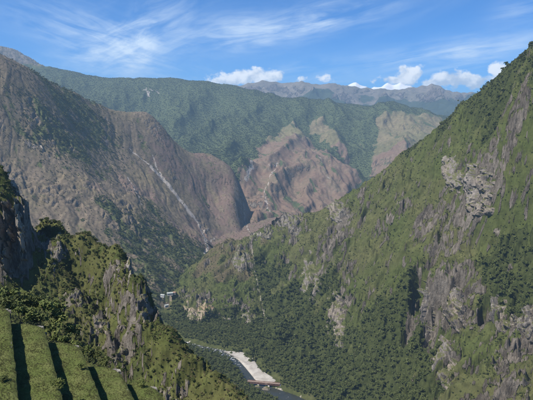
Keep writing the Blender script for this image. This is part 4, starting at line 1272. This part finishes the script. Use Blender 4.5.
for f in (0.0, 0.34, 0.66, 1.0):
    mb = MB()
    p = A + D * L_ * f - o0
    mb.raw([p + D * a * 1.4 * s_ + W_ * b * 3.0 * s_ + [0, 0, z] for z, s_ in ((-ZB - 2, 1.15), (-1.7, 0.85)) for a, b in ((-1, -1), (1, -1), (1, 1), (-1, 1))],
           [(0, 1, 5, 4), (1, 2, 6, 5), (2, 3, 7, 6), (3, 0, 4, 7), (4, 5, 6, 7)])
    mb.build('pier', M_conc, root)
tag(root, 'rust red truss bridge crossing the river below the gravel bar', 'bridge')

def boulder(loc, r, label, seed, mat):
    rng = np.random.default_rng(seed)
    nu, nv_ = 10, 7
    mb = MB()
    v = [(0, 0, 1)] + [(math.sin(math.pi * j / nv_) * math.cos(2 * math.pi * i / nu), math.sin(math.pi * j / nv_) * math.sin(2 * math.pi * i / nu), math.cos(math.pi * j / nv_)) for j in range(1, nv_) for i in range(nu)] + [(0, 0, -1)]
    pl = [(d_ / np.linalg.norm(d_), rng.uniform(.6, .95)) for d_ in rng.normal(size=(14, 3))]
    vv = []
    for p in np.array(v):
        k = min([c / max(np.dot(p, d_), 1e-3) for d_, c in pl] + [1.15])
        vv.append(p * k * np.array(r) + rng.normal(0, .03, 3) * r[0])
    f = [(0, 1 + i, 1 + (i + 1) % nu) for i in range(nu)]
    for j in range(nv_ - 2):
        f += [(1 + j * nu + i, 1 + (j + 1) * nu + i, 1 + (j + 1) * nu + (i + 1) % nu, 1 + j * nu + (i + 1) % nu) for i in range(nu)]
    n0 = 1 + (nv_ - 2) * nu
    f += [(n0 + i, len(v) - 1, n0 + (i + 1) % nu) for i in range(nu)]
    mb.raw(vv, f)
    o = mb.build('boulder', mat)
    o.location = tuple(map(float, loc))
    return tag(o, label, 'boulder')
boulder(on_level(266.5, 388.5, 0.8), (8.5, 5.5, 4.2), 'large pale boulder standing in the river below the bridge', 1, MR['pale'])
boulder(on_level(257.5, 386.0, 0.6), (4.2, 3.2, 2.2), 'smaller pale boulder under the left half of the bridge', 2, MR['pale'])

# ------------------------------------------------------------------ houses of the valley village
def house(px, py, w, d, h, rz, wallm, roofm, label):
    c = valley_hit(px, py)
    r = empty('house', c, rz)
    mb = MB(); mb.box((0, 0, h / 2 - 1), (w / 2, 0, 0), (0, d / 2, 0), (0, 0, h / 2 + 1)); wl = mb.build('wall', wallm, r)
    mb = MB()
    e, rh = 0.6, d * 0.28
    v = [(-w / 2 - e, -d / 2 - e, h), (w / 2 + e, -d / 2 - e, h), (w / 2 + e, 0, h + rh), (-w / 2 - e, 0, h + rh), (w / 2 + e, d / 2 + e, h), (-w / 2 - e, d / 2 + e, h)]
    v += [(a, b, z - 0.25) for a, b, z in v]
    mb.raw(v, [(0, 1, 2, 3), (3, 2, 4, 5), (6, 9, 8, 7), (9, 11, 10, 8), (0, 6, 7, 1), (5, 4, 10, 11), (0, 3, 9, 6), (3, 5, 11, 9), (1, 7, 8, 2), (2, 8, 10, 4)])
    mb.raw([(-w / 2, -d / 2, h), (-w / 2, d / 2, h), (-w / 2, 0, h + rh - .1)], [(0, 1, 2)])
    mb.raw([(w / 2, -d / 2, h), (w / 2, d / 2, h), (w / 2, 0, h + rh - .1)], [(0, 1, 2)])
    mb.build('roof', roofm, r)
    for i in range(3):
        x = (i - 1) * w * 0.3
        mb = MB()
        if i == 1:
            mb.box((x, -d / 2 - .02, 1.05), (.5, 0, 0), (0, .06, 0), (0, 0, 1.05)); mb.build('door', M_dark, r)
        else:
            mb.box((x, -d / 2 - .02, 1.7), (.6, 0, 0), (0, .06, 0), (0, 0, .6)); mb.build('window', M_dark, r)
    return tag(r, label, 'house', 'houses of the valley village')
house(170, 297.0, 13, 7, 3.8, 0.25, M_white, M_tin, 'long white house with a pale tin roof by the valley road')
house(163, 302.5, 9, 6, 3.4, -0.3, M_white, M_tin, 'pale roofed house nearest the dark crag tip in the valley')
house(166.5, 307, 8, 5.5, 3.2, 0.5, M_white, M_tin, 'small white house lowest in the valley village')
house(174, 293.5, 7, 5.5, 3.2, 0.1, M_white, M_tile, 'small brown roofed house highest up in the village')
# ------------------------------------------------------------------ haze
def haze_box():
    x0, x1, y0, y1, z0, z1 = -16500, 16500, -3000, 19500, -8.0, 1330.0
    v = [(x, y, z) for z in (z0, z1) for y in (y0, y1) for x in (x0, x1)]
    f = [(0, 2, 3, 1), (4, 5, 7, 6), (0, 1, 5, 4), (2, 6, 7, 3), (0, 4, 6, 2), (1, 3, 7, 5)]
    me = bpy.data.meshes.new('haze')
    me.from_pydata(v, [], f)
    m = bpy.data.materials.new('haze')
    m.use_nodes = True
    t = NT(m.node_tree)
    t.n.clear()
    pv = t.node('ShaderNodeVolumePrincipled')
    pv.inputs['Color'].default_value = (0.48, 0.74, 1.0, 1)
    pv.inputs['Density'].default_value = 7.8e-5
    pv.inputs['Anisotropy'].default_value = 0.1
    out = t.node('ShaderNodeOutputMaterial')
    t.l.new(pv.outputs[0], out.inputs['Volume'])
    me.materials.append(m)
    pv.inputs['Density Attribute'].default_value = ''
    m.cycles.homogeneous_volume = True
    tag(link(bpy.data.objects.new('haze', me)), kind='stuff')
haze_box()
